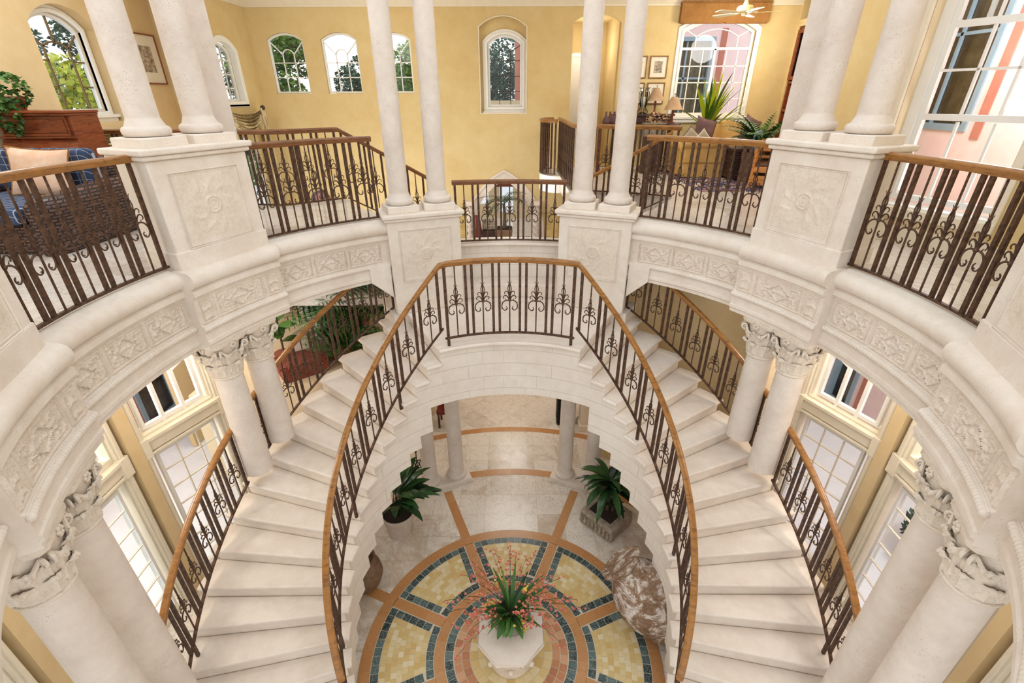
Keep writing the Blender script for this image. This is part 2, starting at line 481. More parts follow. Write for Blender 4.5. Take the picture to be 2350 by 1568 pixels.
def rug():
    t = NT('patterned_rug'); c = t.coord()
    v = t.vor(c, 9, 'F1', 'Color'); n = t.noise(c, 18, 3)
    s = t.n('ShaderNodeSeparateColor'); t.l(v, s.inputs[0])
    col = t.ramp(t.math('ADD', t.math('MULTIPLY', s.outputs[0], .7), t.math('MULTIPLY', n, .3)), [(.2, srgb(66, 68, 100)), (.45, srgb(120, 116, 140)), (.6, srgb(150, 96, 90)), (.8, srgb(196, 184, 176))])
    return t.bsdf(col, .95, None, 0, .1)
M['rug'] = rug()

def scrollmat():
    t = NT('carved_terracotta_scrolls'); c = t.coord()
    w = t.n('ShaderNodeTexVoronoi', feature='F1'); t.l(c, w.inputs['Vector']); w.inputs['Scale'].default_value = 11
    rng = t.math('SINE', t.math('MULTIPLY', w.outputs['Distance'], 44))
    col = t.ramp(rng, [(.35, srgb(96, 44, 34)), (.7, srgb(196, 112, 84))])
    return t.bsdf(col, .7, t.bump(rng, .5, .01), 0, .3)
M['scrolls'] = scrollmat()

def picmat(name, seed):
    t = NT(name); c = t.coord('Generated')
    n = t.noise(t.mapping(c, (2.2, 2.2, 3.4), loc=(seed, 0, 0)), 1.6, 6, .72)
    col = t.ramp(n, [(.36, srgb(104, 92, 82)), (.48, srgb(166, 150, 132)), (.64, srgb(218, 204, 182))])
    return t.bsdf(col, .5, None, 0, .4)
M['etching'] = picmat('etching', 0); M['print'] = picmat('sepia_print', 3.3)
M['mat_board'] = plain('mat_board', srgb(240, 232, 214), .8, var=.02, bump=0)
M['gilt'] = plain('gilt_frame', srgb(150, 108, 58), .4, var=.2, metal=.2)
M['shade'] = fabric('linen_shade', srgb(196, 166, 134), srgb(170, 136, 106), 90)
M['ivory'] = plain('ivory_plastic', srgb(240, 226, 180), .4, var=.02, bump=0)
M['candle'] = plain('candle_wax', srgb(236, 230, 206), .5, var=.03, bump=0)
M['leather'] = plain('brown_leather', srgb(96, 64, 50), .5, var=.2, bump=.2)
M['marbleslab'] = plain('veined_gold_marble', srgb(214, 186, 120), .3, var=.25, scale=7, bump=0)
# ------------------------------------------------------------------ dimensions
ZF, ZL, RIS, ST, A0 = -5.008, -1.385, .2013, 5.7, 27.7
def zt(i): return ZL - RIS * i

# ------------------------------------------------------------------ walls with openings
def arched(x0, x1, z0, zs, rise, n=12):
    """outline of an opening with a segmental arch top, counter-clockwise"""
    c = (x0 + x1) / 2; h = (x1 - x0) / 2; p = [(x0, z0), (x1, z0)]
    if rise <= 0: return p + [(x1, zs), (x0, zs)]
    rad = (h * h + rise * rise) / (2 * rise); a = math.asin(min(1, h / rad))
    for i in range(n + 1):
        t = a - 2 * a * i / n
        p.append((c + rad * sin(t), zs + rise - rad + rad * cos(t)))
    return p
def gothic(c, h, z0, zs, top, n=10):
    H = top - zs; rad = (h * h + H * H) / (2 * h); p = [(c - h, z0), (c + h, z0)]
    a = math.atan2(H, rad - h)
    for i in range(n + 1): p.append((c + h - rad + rad * cos(a * i / n), zs + rad * sin(a * i / n)))
    for i in range(n - 1, -1, -1): p.append((c - h + rad - rad * cos(a * i / n), zs + rad * sin(a * i / n)))
    return p

class Plane:
    """vertical wall plane: s runs along it, z is up, n points into the room"""
    def __init__(s, o, ang_n):
        s.o = Vector(o); f = R_(ang_n); s.n = Vector((-sin(f), -cos(f), 0)); s.t = Vector((cos(f), -sin(f), 0)); s.f = f
    def p(s, a, z, d=0.0): return s.o + s.t * a + Vector((0, 0, z)) + s.n * d
def facet(fn, D): return Plane(pol(fn, D), fn)

def wall(pl, outer, holes, th, mb=None, mi=0):
    mb = mb or MB(); loops = [outer] + holes
    flat = [q for l in loops for q in l]; n = len(flat)
    tri = tessellate_polygon([[Vector((q[0], q[1], 0)) for q in l] for l in loops])
    vs = [pl.p(a, z) for a, z in flat] + [pl.p(a, z, -th) for a, z in flat]
    fs = []
    for t in tri: fs += [tuple(t), tuple(i + n for i in reversed(t))]
    k = 0
    for l in loops:
        m = len(l)
        for i in range(m): fs.append((k + i, k + (i + 1) % m, k + (i + 1) % m + n, k + i + n))
        k += m
    return mb.add(vs, fs, mi)

def strip2d(mb, pl, pts, w, d0, d1, closed=False, inward=0.0, mi=0):
    """flat bar of width w along a 2-D path in a wall plane, between depths d0..d1"""
    P = [Vector((a, z, 0)) for a, z in pts]; N = len(P); vs = []
    for i in range(N):
        e1 = (P[i] - P[i - 1]) if (i or closed) else None
        e2 = (P[(i + 1) % N] - P[i]) if (i < N - 1 or closed) else None
        e1 = e1 or e2; e2 = e2 or e1
        n1 = Vector((-e1.y, e1.x, 0)).normalized(); n2 = Vector((-e2.y, e2.x, 0)).normalized()
        q = (n1 + n2); q = q.normalized() if q.length > 1e-5 else n1
        q /= max(.4, q.dot(n1))
        a, b = P[i] + q * (-w / 2 + inward), P[i] + q * (w / 2 + inward)
        vs += [pl.p(a.x, a.y, d0), pl.p(b.x, b.y, d0), pl.p(b.x, b.y, d1), pl.p(a.x, a.y, d1)]
    fs = []
    for i in range(N if closed else N - 1):
        j = (i + 1) % N
        for k in range(4): fs.append((i * 4 + k, i * 4 + (k + 1) % 4, j * 4 + (k + 1) % 4, j * 4 + k))
    if not closed: fs += [(3, 2, 1, 0), tuple((N - 1) * 4 + k for k in range(4))]
    return mb.add(vs, fs, mi)

WN = [0]
def window(pl, outline, muntins, depth, fw=.05, matf='white', mw=.018, matm=None, glass_d=None, casing=None, label=None, sill=None, heavy=()):
    """a window as one thing of the setting: frame, muntins, pane (and casing, sill)"""
    WN[0] += 1
    a = [q[0] for q in outline]; z = [q[1] for q in outline]
    root = bpy.data.objects.new('window_%d' % WN[0], None); COL.objects.link(root)
    root.location = pl.p((min(a) + max(a)) / 2, min(z), -depth); root['kind'] = 'structure'
    if label: root['label'] = label
    m = MB(); strip2d(m, pl, outline, fw, -depth - .03, -depth + .03, True, fw / 2)
    for h in heavy: strip2d(m, pl, h, fw, -depth - .028, -depth + .028)
    m.build('window_frame', M[matf], root)
    if muntins:
        m = MB()
        for q in muntins: strip2d(m, pl, q, mw, -depth - .012, -depth + .014)
        m.build('muntin_grid', M[matm or matf], root)
    m = MB(); n = len(outline)
    tri = tessellate_polygon([[Vector((q[0], q[1], 0)) for q in outline]])
    m.add([pl.p(q[0], q[1], -depth) for q in outline], [tuple(t) for t in tri])
    m.build('pane', M['glass'], root, smooth=0)
    if casing:
        m = MB()
        for (w, d, ofs) in casing: strip2d(m, pl, outline, w, -.01 if ofs >= 0 else -depth, d, True, -w / 2 - ofs)
        m.build('casing', M[matf if matf != 'ironlead' else 'white'], root, bevel=.006)
    if sill:
        x0, x1, zz, dd = sill
        m = MB(); c = pl.p((x0 + x1) / 2, zz - .03, (dd - depth) / 2); 
        m.box(c, (x1 - x0, dd + depth, .05), rz=-pl.f); m.box(pl.p((x0 + x1) / 2, zz - .09, dd / 3), (x1 - x0 - .06, dd * .66, .08), rz=-pl.f)
        m.build('window_sill', M[matf], root, bevel=.008)
    return root
M['lead'] = plain('bronze_came', srgb(128, 104, 70), .5, metal=.3, var=.1)
M['leaddark'] = plain('dark_came', srgb(74, 66, 58), .5, metal=.3, var=.1)

def grid(x0, x1, z0, z1, nx, nz):
    g = [[(x0 + (x1 - x0) * i / nx, z0), (x0 + (x1 - x0) * i / nx, z1)] for i in range(1, nx)]
    return g + [[(x0, z0 + (z1 - z0) * i / nz), (x1, z0 + (z1 - z0) * i / nz)] for i in range(1, nz)]

# ------------------------------------------------------------------ floors
def mosaic():
    """round marble medallion set in the tiled floor"""
    mb = MB(); z = .004
    def cell(f0, f1, r0, r1, mi, n=2, tone=None, gap=.006):
        mb.cur = random.random() if tone is None else tone
        g0, g1 = math.degrees(gap / max(r0, .05)) / 2, math.degrees(gap / r1) / 2
        vs = []
        for i in range(n + 1):
            t = i / n
            vs.append(pol(f0 + g0 + (f1 - f0 - 2 * g0) * t, r0 + gap / 2, ZF + z)); vs.append(pol(f0 + g1 + (f1 - f0 - 2 * g1) * t, r1 - gap / 2, ZF + z))
        mb.add(vs, [(2 * i, 2 * i + 2, 2 * i + 3, 2 * i + 1) for i in range(n)], mi)
    def poly(ps, mi, tone=None):
        mb.cur = random.random() if tone is None else tone
        mb.add([(p[0], p[1], ZF + z) for p in ps], [tuple(range(len(ps)))], mi)
    GRT, GRN, GLD, TER, ORG = 0, 1, 2, 3, 4
    mb.cur = .5
    mb.add([pol(i * 5, 1.965, ZF + .002) for i in range(72)], [tuple(reversed(range(72)))], GRT)
    for i in range(48):
        cell(i * 7.5, i * 7.5 + 7.5, 1.815, 1.965, ORG, 3, .35 + .3 * random.random(), .002)
        cell(i * 7.5, i * 7.5 + 7.5, .875, 1.01, ORG, 3, .35 + .3 * random.random(), .002)
    for k in range(8):
        fc = 22.5 + 45 * k
        # spoke
        c = pol(fc, 1); t = Vector((c.y, -c.x, 0))
        for j in range(3):
            a, b = 1.005 + .272 * j, 1.005 + .272 * (j + 1)
            poly([c * a - t * .072, c * b - t * .072, c * b + t * .072, c * a + t * .072], ORG, .3 + .35 * random.random())
        # sector between two spokes: bordered in green, gold infill clipped to the sector
        f0, f1 = fc, fc + 45; fm = (f0 + f1) / 2
        def lim(r, off): return f0 + math.degrees(math.asin(off / r)), f1 - math.degrees(math.asin(off / r))
        for (r0, r1) in ((1.705, 1.81), (1.015, 1.115)):
            a, b = lim((r0 + r1) / 2, .085); n = round(R_(b - a) * (r0 + r1) / 2 / .108)
            for i in range(n): cell(a + (b - a) * i / n, a + (b - a) * (i + 1) / n, r0, r1, GRN)
        for sgn, f in ((1, f0), (-1, f1)):
            c = pol(f, 1); t = Vector((c.y, -c.x, 0)) * sgn
            for i in range(5):
                a, b = 1.14 + .112 * i, 1.14 + .112 * (i + 1) - .006
                poly([c * a + t * .085, c * b + t * .085, c * b + t * .185, c * a + t * .185], GRN)
        nr = 8
        for j in range(nr):
            r0, r1 = 1.12 + .58 * j / nr, 1.12 + .58 * (j + 1) / nr
            a, b = lim((r0 + r1) / 2, .19); n = max(2, round(R_(b - a) * (r0 + r1) / 2 / .074))
            for i in range(n): cell(a + (b - a) * i / n, a + (b - a) * (i + 1) / n, r0, r1, GLD, 1, random.random(), .004)
    for i in range(44): cell(i * 360 / 44, (i + 1) * 360 / 44, .758, .87, GRN)
    for j, (r0, r1) in enumerate(((.65, .752), (.545, .648))):
        n = 42 - 6 * j
        for i in range(n): cell(i * 360 / n, (i + 1) * 360 / n, r0, r1, TER, 1)
    for j in range(5):
        r0, r1 = .54 - .1 * (j + 1), .54 - .1 * j; n = max(5, round(2 * pi * r0 / .1))
        for i in range(n): cell(i * 360 / n, (i + 1) * 360 / n, r0, r1, GLD, 1, random.random(), .004)
    return mb.build('floor', [M['grout'], M['t_green'], M['t_gold'], M['t_terra'], M['t_orange']], smooth=0)
o = mosaic(); o['kind'] = 'structure'; o['label'] = 'round marble medallion with green and gold mosaic sectors'

mb = MB(); mb.prism([pol(i * 10, 1.966) for i in range(36)][::-1], ZF, ZF + .0015)
fl = MB(); fl.prism([(4.9 * sin(R_(a)), 4.9 * cos(R_(a))) for a in range(-70, -291, -10)], ZF - .2, ZF); struct(fl, 'floor', M['floor'], smooth=0)
fl = MB(); fl.prism([(-4.6, 1.675), (4.6, 1.675), (5.5, 4.62), (-5.5, 4.62)], ZF - .2, ZF); struct(fl, 'floor', M['floor'], smooth=0)
fl = MB(); fl.prism([(-6, 4.62), (6, 4.62), (6, 8.3), (-6, 8.3)], ZF - .2, ZF); struct(fl, 'floor', M['floord'], smooth=0)
fb = MB()
for k in range(8):
    c = pol(22.5 + 45 * k, 1); t = Vector((c.y, -c.x, 0))
    for j in range(4 if k in (0, 1, 6, 7) else 0):
        a, b = 1.95 + .28 * j, 1.95 + .28 * (j + 1); fb.cur = .25 + .5 * random.random()
        fb.add([tuple((c * x + t * y).xy) + (ZF + .003,) for x, y in ((a, -.075), (b, -.075), (b, .075), (a, .075))], [(0, 3, 2, 1)])
for (r0, r1) in ((3.28, 3.44), (4.61, 4.76)):
    for i in range(-14, 14):
        fb.cur = .25 + .5 * random.random(); q = [pol(i * 4, r0, ZF + .003), pol(i * 4, r1, ZF + .003), pol(i * 4 + 4, r1, ZF + .003), pol(i * 4 + 4, r0, ZF + .003)]
        fb.add(q, [(0, 1, 2, 3)])
struct(fb, 'floor', M['t_orange'], smooth=0)

# gallery floors (upper level)
left = [pol(-31.5 - 4.95 * i, 3.47) for i in range(31)] + [Vector((0, -5.2, 0)), Vector((-6.6, -5.2, 0)), Vector((-6.6, 4.15, 0)), Vector((-3.5, 3.82, 0))] + [pol(-42 + 1.75 * i, 5.14) for i in range(7)]
fl = MB(); fl.prism([p.xy for p in left][::-1], -.28, .004); struct(fl, 'floor', M['upfloor'], smooth=0)
right = [pol(31.5 + 4.95 * i, 3.47) for i in range(31)] + [Vector(p) for p in ((0, -5.2, 0), (3.3, -3.5, 0), (4.75, -.95, 0), (4.75, .95, 0), (4.2, 2.2, 0), (5.2, 3.7, 0), (5.2, 5.5, 0), (6.1, 5.5, 0), (6.1, 8.3, 0), (1.05, 8.3, 0), (1.05, 5.04, 0))] + [pol(13 + 3.1 * i, 5.14) for i in range(7)]
fl = MB(); fl.prism([p.xy for p in right], -.28, .004); struct(fl, 'floor', M['upfloor'], smooth=0)
fl = MB(); fl.prism([(-5.6, 4.4), (1.25, 4.4), (1.25, 11.2), (-5.6, 11.2)], -1.92, -1.72); struct(fl, 'floor', M['upfloor'], smooth=0)
# curved white balcony edge by the back wall
cb = MB(); cb.ring([(0.0, -.3), (.02, -.36), (.3, -.36), (.3, 0), (-.02, 0), (-.04, -.06)], 0, 90, 2)
cb = MB(); cb.prism([(1.05 + .02 - .42 * cos(R_(a)) * (1 if a < 91 else 1), 7.35 + .6 * sin(R_(a))) for a in range(-90, 91, 12)], -.34, .0)
struct(cb, 'trim_1', M['white'])

# ------------------------------------------------------------------ back wall of the stair hall
WB = Plane((0, 8.3, 0), 0)
w1 = [arched(c - .39, c + .39, 1.57, 2.59, .13) for c in (-4.83, -3.67, -2.52)]
rec = arched(-.65, .36, 1.16, 2.80, .19)
arc_r = arched(1.35, 2.38, -.0, 2.88, .16)
winR = arched(3.70, 5.24, 1.10, 2.72, .22)
goth = gothic(-.15, .80, -1.72, -1.60, -.29)
mb = wall(WB, [(-5.56, ZF), (1.2, ZF), (1.2, 3.34), (-5.56, 3.34)], w1 + [rec, goth], .14)
struct(mb, 'wall_back', M['yellow'], smooth=0)
mb = wall(WB, [(1.2, ZF), (6.1, ZF), (6.1, 3.34), (1.2, 3.34)], [arc_r, winR], .14)
struct(mb, 'wall_back', M['yellow'], smooth=0)
# deep recess round the narrow window
RP = Plane((0, 8.42, 0), 0)
gl4 = arched(-.49, .28, 1.28, 2.52, .16)
mb = MB(); wall(RP, arched(-.66, .37, 1.14, 2.82, .2), [gl4], .05); mb = wall(Plane((0, 8.44, 0), 0), arched(-.8, .5, 1.0, 2.9, .2), [gl4], .06)
struct(mb, 'wall_back', M['yellow'], smooth=0)
mb = MB(); strip2d(mb, WB, rec, .02, -.002, .012, True, -.01); struct(mb, 'trim_2', M['cream'])
def fan_muntins(x0, x1, z0, zs, rise, nz, yz, side=.33, k=3):
    """two verticals, a small raised arch between them, splayed bars to the corners"""
    w = x1 - x0; a, b = x0 + w * side, x1 - w * side; m = [[(a, z0), (a, yz)], [(b, z0), (b, yz)]]
    m.append([q for q in arched(a, b, yz, yz, min(.12, (b - a) * .4), 8)[2:]])
    m += [[(a, yz), (x0, zs)], [(b, yz), (x1, zs)]]
    for i in range(1, nz + 1):
        z = z0 + (yz - z0) * i / (nz + .55); m.append([(x0, z), (x1, z)])
    return m
for c, lab in ((-4.83, 'leftmost of three arched windows in the yellow wall'), (-3.67, 'middle of three arched windows in the yellow wall'), (-2.52, 'arched window partly behind the stone column')):
    window(WB, arched(c - .385, c + .385, 1.575, 2.59, .125), fan_muntins(c - .36, c + .36, 1.6, 2.57, .13, 2, 2.32), .1, .035, label=lab)
window(Plane((0, 8.44, 0), 0), gl4, fan_muntins(-.47, .26, 1.3, 2.5, .15, 3, 2.36), .03, .05, 'white', .014, 'leaddark', casing=[(.10, .035, .0), (.05, .055, .0)], sill=(-.63, .4, 1.2, .08), label='tall narrow leaded window in the yellow recess')
for ch in bpy.data.objects:
    if ch.name.startswith('casing') or ch.name.startswith('window_sill'):
        ch.data.materials[0] = M['white']
heavyR = [[(3.70, 2.40), (5.24, 2.40)], [(4.47, 1.1), (4.47, 2.40)]]
mR = grid(3.72, 4.46, 1.12, 2.39, 3, 4) + grid(4.48, 5.22, 1.12, 2.39, 3, 4) + [arched(4.02, 4.92, 2.62, 2.62, .14)[2:], [(4.02, 2.4), (4.02, 2.62)], [(4.92, 2.4), (4.92, 2.62)], [(4.02, 2.62), (3.72, 2.78)], [(4.92, 2.62), (5.22, 2.78)]]
window(WB, winR, mR, .09, .05, 'white', .02, casing=[(.11, .03, 0), (.04, .05, 0)], heavy=heavyR, sill=(3.55, 5.4, 1.08, .07), label='large white gridded window behind the sofa')
# crown moulding and ceiling over the back of the hall
CR = [(0, -.16), (.03, -.16), (.03, -.13), (.06, -.11), (.10, -.05), (.13, -.03), (.13, 0), (0, 0)]
mb = MB(); mb.sweep([(a, b) for a, b in CR], [(6.1, 8.3, 3.32), (-5.56, 8.3, 3.32), (-5.56, 6.3, 3.32)][::-1]); struct(mb, 'trim_3', M['cream'])
mb = MB(); mb.prism([(-6.7, 4.3), (6.3, 4.3), (6.3, 8.5), (-6.7, 8.5)], 3.32, 3.42); struct(mb, 'ceiling', M['cream'], smooth=0)
# wooden door head low on the yellow wall
t_ = thing('wooden_door_head', 'brown wooden arched door head low on the yellow wall behind the left railing', 'door', (-4.64, 8.24, -1.7))
mb = MB(); wall(Plane((0, 8.26, 0), 0), arched(-4.88, -4.42, -1.7, -.72, .19), [], .05, mb); mb.build('door_leaf', M['mahogany'], t_, bevel=.006)
mb = MB(); strip2d(mb, Plane((0, 8.26, 0), 0), arched(-4.88, -4.42, -1.7, -.72, .19), .05, 0, .03, True, .02); mb.build('door_frame', M['darkwood'], t_)
# corridor behind the arched opening
mb = MB(); mb.box((2.4, 9.2, 1.5), (.1, 1.6, 3.2)); mb.box((1.25, 9.2, 1.5), (.1, 1.6, 3.2)); mb.box((1.8, 10.0, 1.5), (1.3, .1, 3.2)); mb.box((1.8, 9.2, 3.1), (1.3, 1.7, .1)); mb.box((1.8, 9.1, -.1), (1.3, 1.7, .2))
struct(mb, 'wall_corridor', M['yellow'], smooth=0)
dr = bpy.data.objects.new('door_1', None); COL.objects.link(dr); dr.location = (1.62, 9.9, 0); dr['kind'] = 'structure'; dr['label'] = 'white arched door at the end of the corridor'
DP = Plane((0, 9.94, 0), 0)
mb = MB(); wall(DP, arched(1.32, 1.95, 0, 2.2, .2), [], -.05, mb); mb.build('door_leaf', M['white'], dr)
mb = MB(); strip2d(mb, DP, arched(1.32, 1.95, 0, 2.2, .2)[1:] + [(1.32, 0)], .08, 0, .08); mb.build('door_frame', M['white'], dr)
mb = MB(); mb.sphere(DP.p(1.40, 1.0, .1), .03); mb.build('door_knob', M['gilt'], dr)

# ------------------------------------------------------------------ gothic entry arch
ar = thing('pointed_arch_surround', 'pointed stone arch round the entry in the yellow wall', 'arch', (-.16, 8.25, -1.72))
mb = MB(); pts = gothic(-.15, .88, -1.72, -1.60, -.19)[1:] + [(-1.03, -1.72)]
strip2d(mb, WB, pts, .17, -.02, .05); mb.build('arch_band', M['stone'], ar)
mb = MB(); pts = gothic(-.15, .97, -1.72, -1.60, -.08)[1:] + [(-1.12, -1.72)]
strip2d(mb, WB, pts, .05, -.02, .085); pts = gothic(-.15, .815, -1.72, -1.60, -.27)[1:] + [(-.965, -1.72)]; strip2d(mb, WB, pts, .03, -.02, .07)
mb.build('arch_moulding', M['stone'], ar)
VP = Plane((0, 10.6, 0), 0)
mb = wall(VP, [(-2.2, -1.75), (1.9, -1.75), (1.9, 1.4), (-2.2, 1.4)], [[(-.95, -1.35), (-.62, -1.35), (-.62, .35), (-.95, .35)], [(-.36, -1.6), (.1, -1.6), (.1, .35), (-.36, .35)], [(.32, -1.35), (.72, -1.35), (.72, .35), (.32, .35)]], .1)
struct(mb, 'wall_entry', M['cream'], smooth=0)
for i, (x0, x1, z0) in enumerate(((-.95, -.62, -1.35), (-.36, .1, -1.6), (.32, .72, -1.35))):
    window(VP, [(x0, z0), (x1, z0), (x1, .35), (x0, .35)], [], .05, .03, label='narrow entry sidelight beyond the pointed arch' if i != 1 else 'glazed entry door light beyond the pointed arch')
hd = thing('carved_wooden_lintel', 'brown peaked wooden lintel inside the pointed entry arch', 'lintel', (-.13, 9.3, -.55))
mb = MB(); mb.add([(-.62, 9.3, -.62), (.36, 9.3, -.62), (.20, 9.3, -.48), (-.46, 9.3, -.48), (-.62, 9.4, -.62), (.36, 9.4, -.62), (.20, 9.4, -.48), (-.46, 9.4, -.48)], [(0, 1, 2, 3), (7, 6, 5, 4), (0, 4, 5, 1), (1, 5, 6, 2), (2, 6, 7, 3), (3, 7, 4, 0)])
mb.build('lintel_board', M['mahogany'], hd)
mb = MB(); mb.add([(-.33, 9.32, -.44), (.07, 9.32, -.44), (-.13, 9.32, -.26), (-.33, 9.4, -.44), (.07, 9.4, -.44), (-.13, 9.4, -.26)], [(0, 1, 2), (5, 4, 3), (0, 3, 4, 1), (1, 4, 5, 2), (2, 5, 3, 0)])
mb.build('peak_block', M['mahogany'], hd)
for x, lab in ((-1.32, 'left'), (.99, 'right')):
    mb = MB(); mb.box((x, 8.26, -1.42), (.42, .06, .56)); mb.box((x, 8.25, -1.12), (.46, .09, .05))
    tag(mb.build('marble_wainscot_panel', M['marbleslab'], bevel=.004), 'gold veined marble wainscot panel %s of the pointed entry arch' % lab, 'wainscot')

# ------------------------------------------------------------------ left side, upper level
LW = Plane((-6.6, 0, 0), -90)      # s = +Y
lw_win = arched(4.3, 5.25, 1.3, 2.42, .2)
mb = wall(LW, [(-5.2, -.3), (6.9, -.3), (6.9, 3.34), (-5.2, 3.34)], [arched(4.15, 5.4, 1.15, 2.45, .27)], .3)
struct(mb, 'wall_left', M['tan'], smooth=0)
mb = wall(Plane((-6.82, 0, 0), -90), arched(3.9, 5.7, .9, 2.7, .3), [lw_win], .08); struct(mb, 'wall_left', M['tan'], smooth=0)
c4 = (4.3 + 5.25) / 2
window(Plane((-6.82, 0, 0), -90), lw_win, [[(4.55, 1.3), (4.55, 2.2)], [(5.0, 1.3), (5.0, 2.2)], arched(4.55, 5.0, 2.18, 2.18, .07)[2:], [(4.55, 2.18), (4.3, 2.4)], [(5.0, 2.18), (5.25, 2.4)], [(c4, 2.25), (c4, 2.6)], [(4.3, 2.0), (4.55, 2.0)], [(4.3, 1.65), (4.55, 1.65)], [(5.0, 2.0), (5.25, 2.0)], [(5.0, 1.65), (5.25, 1.65)]], .05, .04, 'white', .022, 'lead', casing=[(.10, .04, 0), (.05, .06, .0)], sill=(4.15, 5.4, 1.26, .12), label='arched leaded window beside the cabinet with shrubs outside')
L2 = Plane((-5.56, 0, 0), -90)
l2w = arched(6.72, 7.52, 1.42, 2.3, .16)
mb = wall(L2, [(6.3, ZF), (8.3, ZF), (8.3, 3.34), (6.3, 3.34)], [arched(6.66, 7.58, 1.36, 2.32, .2), arched(6.5, 7.7, -1.6, .55, .2)], .16)
struct(mb, 'wall_left', M['yellow'], smooth=0)
window(Plane((-5.66, 0, 0), -90), l2w, grid(6.72, 7.52, 1.42, 2.4, 3, 4), .05, .05, 'white', .02, casing=[(.10, .12, 0)], sill=(6.6, 7.64, 1.38, .12), label='arched white window at the corner of the yellow wall')
window(Plane((-5.62, 0, 0), -90), arched(6.5, 7.7, -1.6, .55, .2), grid(6.5, 7.7, -1.6, .6, 4, 6), .03, .05, label='tall stair hall window below the swag curtain')
mb = MB(); mb.prism([(-5.6, 6.24), (-5.6, 6.36), (-6.62, 6.96), (-6.62, 6.84)], ZF, 3.32); struct(mb, 'wall_left', M['tan'], smooth=0)
# stair hall wall below the left room's rail
mb = wall(LW, [(4.15, ZF), (6.9, ZF), (6.9, -.31), (4.15, -.31)], [[(4.5, -2.9), (6.3, -2.9), (6.3, -.7), (4.5, -.7)]], .1); struct(mb, 'wall_left', M['tan'], smooth=0)
mb = MB(); mb.sweep(CR, [(-6.6, -5, 3.3), (-6.6, 6.9, 3.3)][::-1]); 
for zc in ():
    pass

# ------------------------------------------------------------------ right side, upper level
mb = wall(Plane((6.1, 0, 0), 90), [(-8.3, -.3), (-5.5, -.3), (-5.5, 3.34), (-8.3, 3.34)], [[(-8.22, .3), (-7.5, .3), (-7.5, 2.78), (-8.22, 2.78)], [(-8.25, 2.9), (-7.95, 2.9), (-7.95, 3.25), (-8.25, 3.25)]], .35)
struct(mb, 'wall_right', M['yellow'], smooth=0)
mb = MB(); mb.box((6.4, 8.1, 3.07), (.05, .5, .5)); struct(mb, 'wall_right', M['yellow'], smooth=0)
FU = facet(67.5, 4.68)
bigw = [(-.17, .44), (.86, .44), (.86, 2.62), (-.17, 2.62)]
mb = wall(FU, [(-.42, -.3), (.94, -.3), (.94, 3.9), (-.42, 3.9)], [[(-.26, .40), (.90, .40), (.90, 2.7), (-.26, 2.7)]], .3)
struct(mb, 'wall_right', M['beige'], smooth=0)
mb = MB(); mb.prism([(4.14, 2.14), (4.22, 2.10), (5.3, 3.68), (5.3, 5.4), (6.3, 5.4), (6.3, 5.5), (5.2, 5.5), (5.2, 3.71)], -.3, 3.9); struct(mb, 'wall_right', M['yellow'], smooth=0)
FUw = facet(67.5, 4.86)
window(FUw, bigw, [[(.21, .44), (.21, 1.25)], [(.53, .44), (.53, 1.25)], [(.21, 1.32), (.21, 2.1)], [(.53, 1.32), (.53, 2.1)], [(-.17, 1.72), (.86, 1.72)], [(-.17, .86), (.86, .86)], [(.21, 2.14), (.21, 2.6)], [(.53, 2.14), (.53, 2.6)]], .03, .06, 'white', .024, heavy=[[(-.17, 1.29), (.86, 1.29)], [(-.17, 2.12), (.86, 2.12)]], sill=(-.3, .94, .42, .2), label='tall white sash window beside the right balustrade')
mb = MB(); strip2d(mb, FU, [(-.31, .36), (-.31, 3.4)], .1, -.02, .04); strip2d(mb, FU, [(.93, .36), (.93, 3.4)], .08, -.02, .04); strip2d(mb, FU, [(-.36, .34), (.97, .34)], .1, 0, .06); strip2d(mb, FU, [(-.4, .1), (1.0, .1)], .2, 0, .02)
struct(mb, 'trim_4', M['cream'], bevel=.008)
mb = MB(); strip2d(mb, FUw, [(-.235, .36), (-.235, 2.72), (.93, 2.72), (.93, .36)], .15, -.05, .03); struct(mb, 'trim_8', M['white'], bevel=.008)
for fn in (90, 112.5, 135):
    mb = wall(facet(fn, 4.68), [(-.95, -.3), (.95, -.3), (.95, 3.9), (-.95, 3.9)], [], .2); struct(mb, 'wall_right', M['yellow'], smooth=0)
    mb = MB(); strip2d(mb, facet(fn, 4.68), [(-.95, .1), (.95, .1)], .2, 0, .02); struct(mb, 'baseboard_right', M['cream'])
# stone piers behind the paired columns
for sg in (-1, 1):
    mb = MB(); c = pol(57.2 * sg, 3.93, 2.0); mb.box(c, (.36, .34, 4.3), rz=-R_(57.2 * sg)); struct(mb, 'wall_pier', M['column'], bevel=.01)

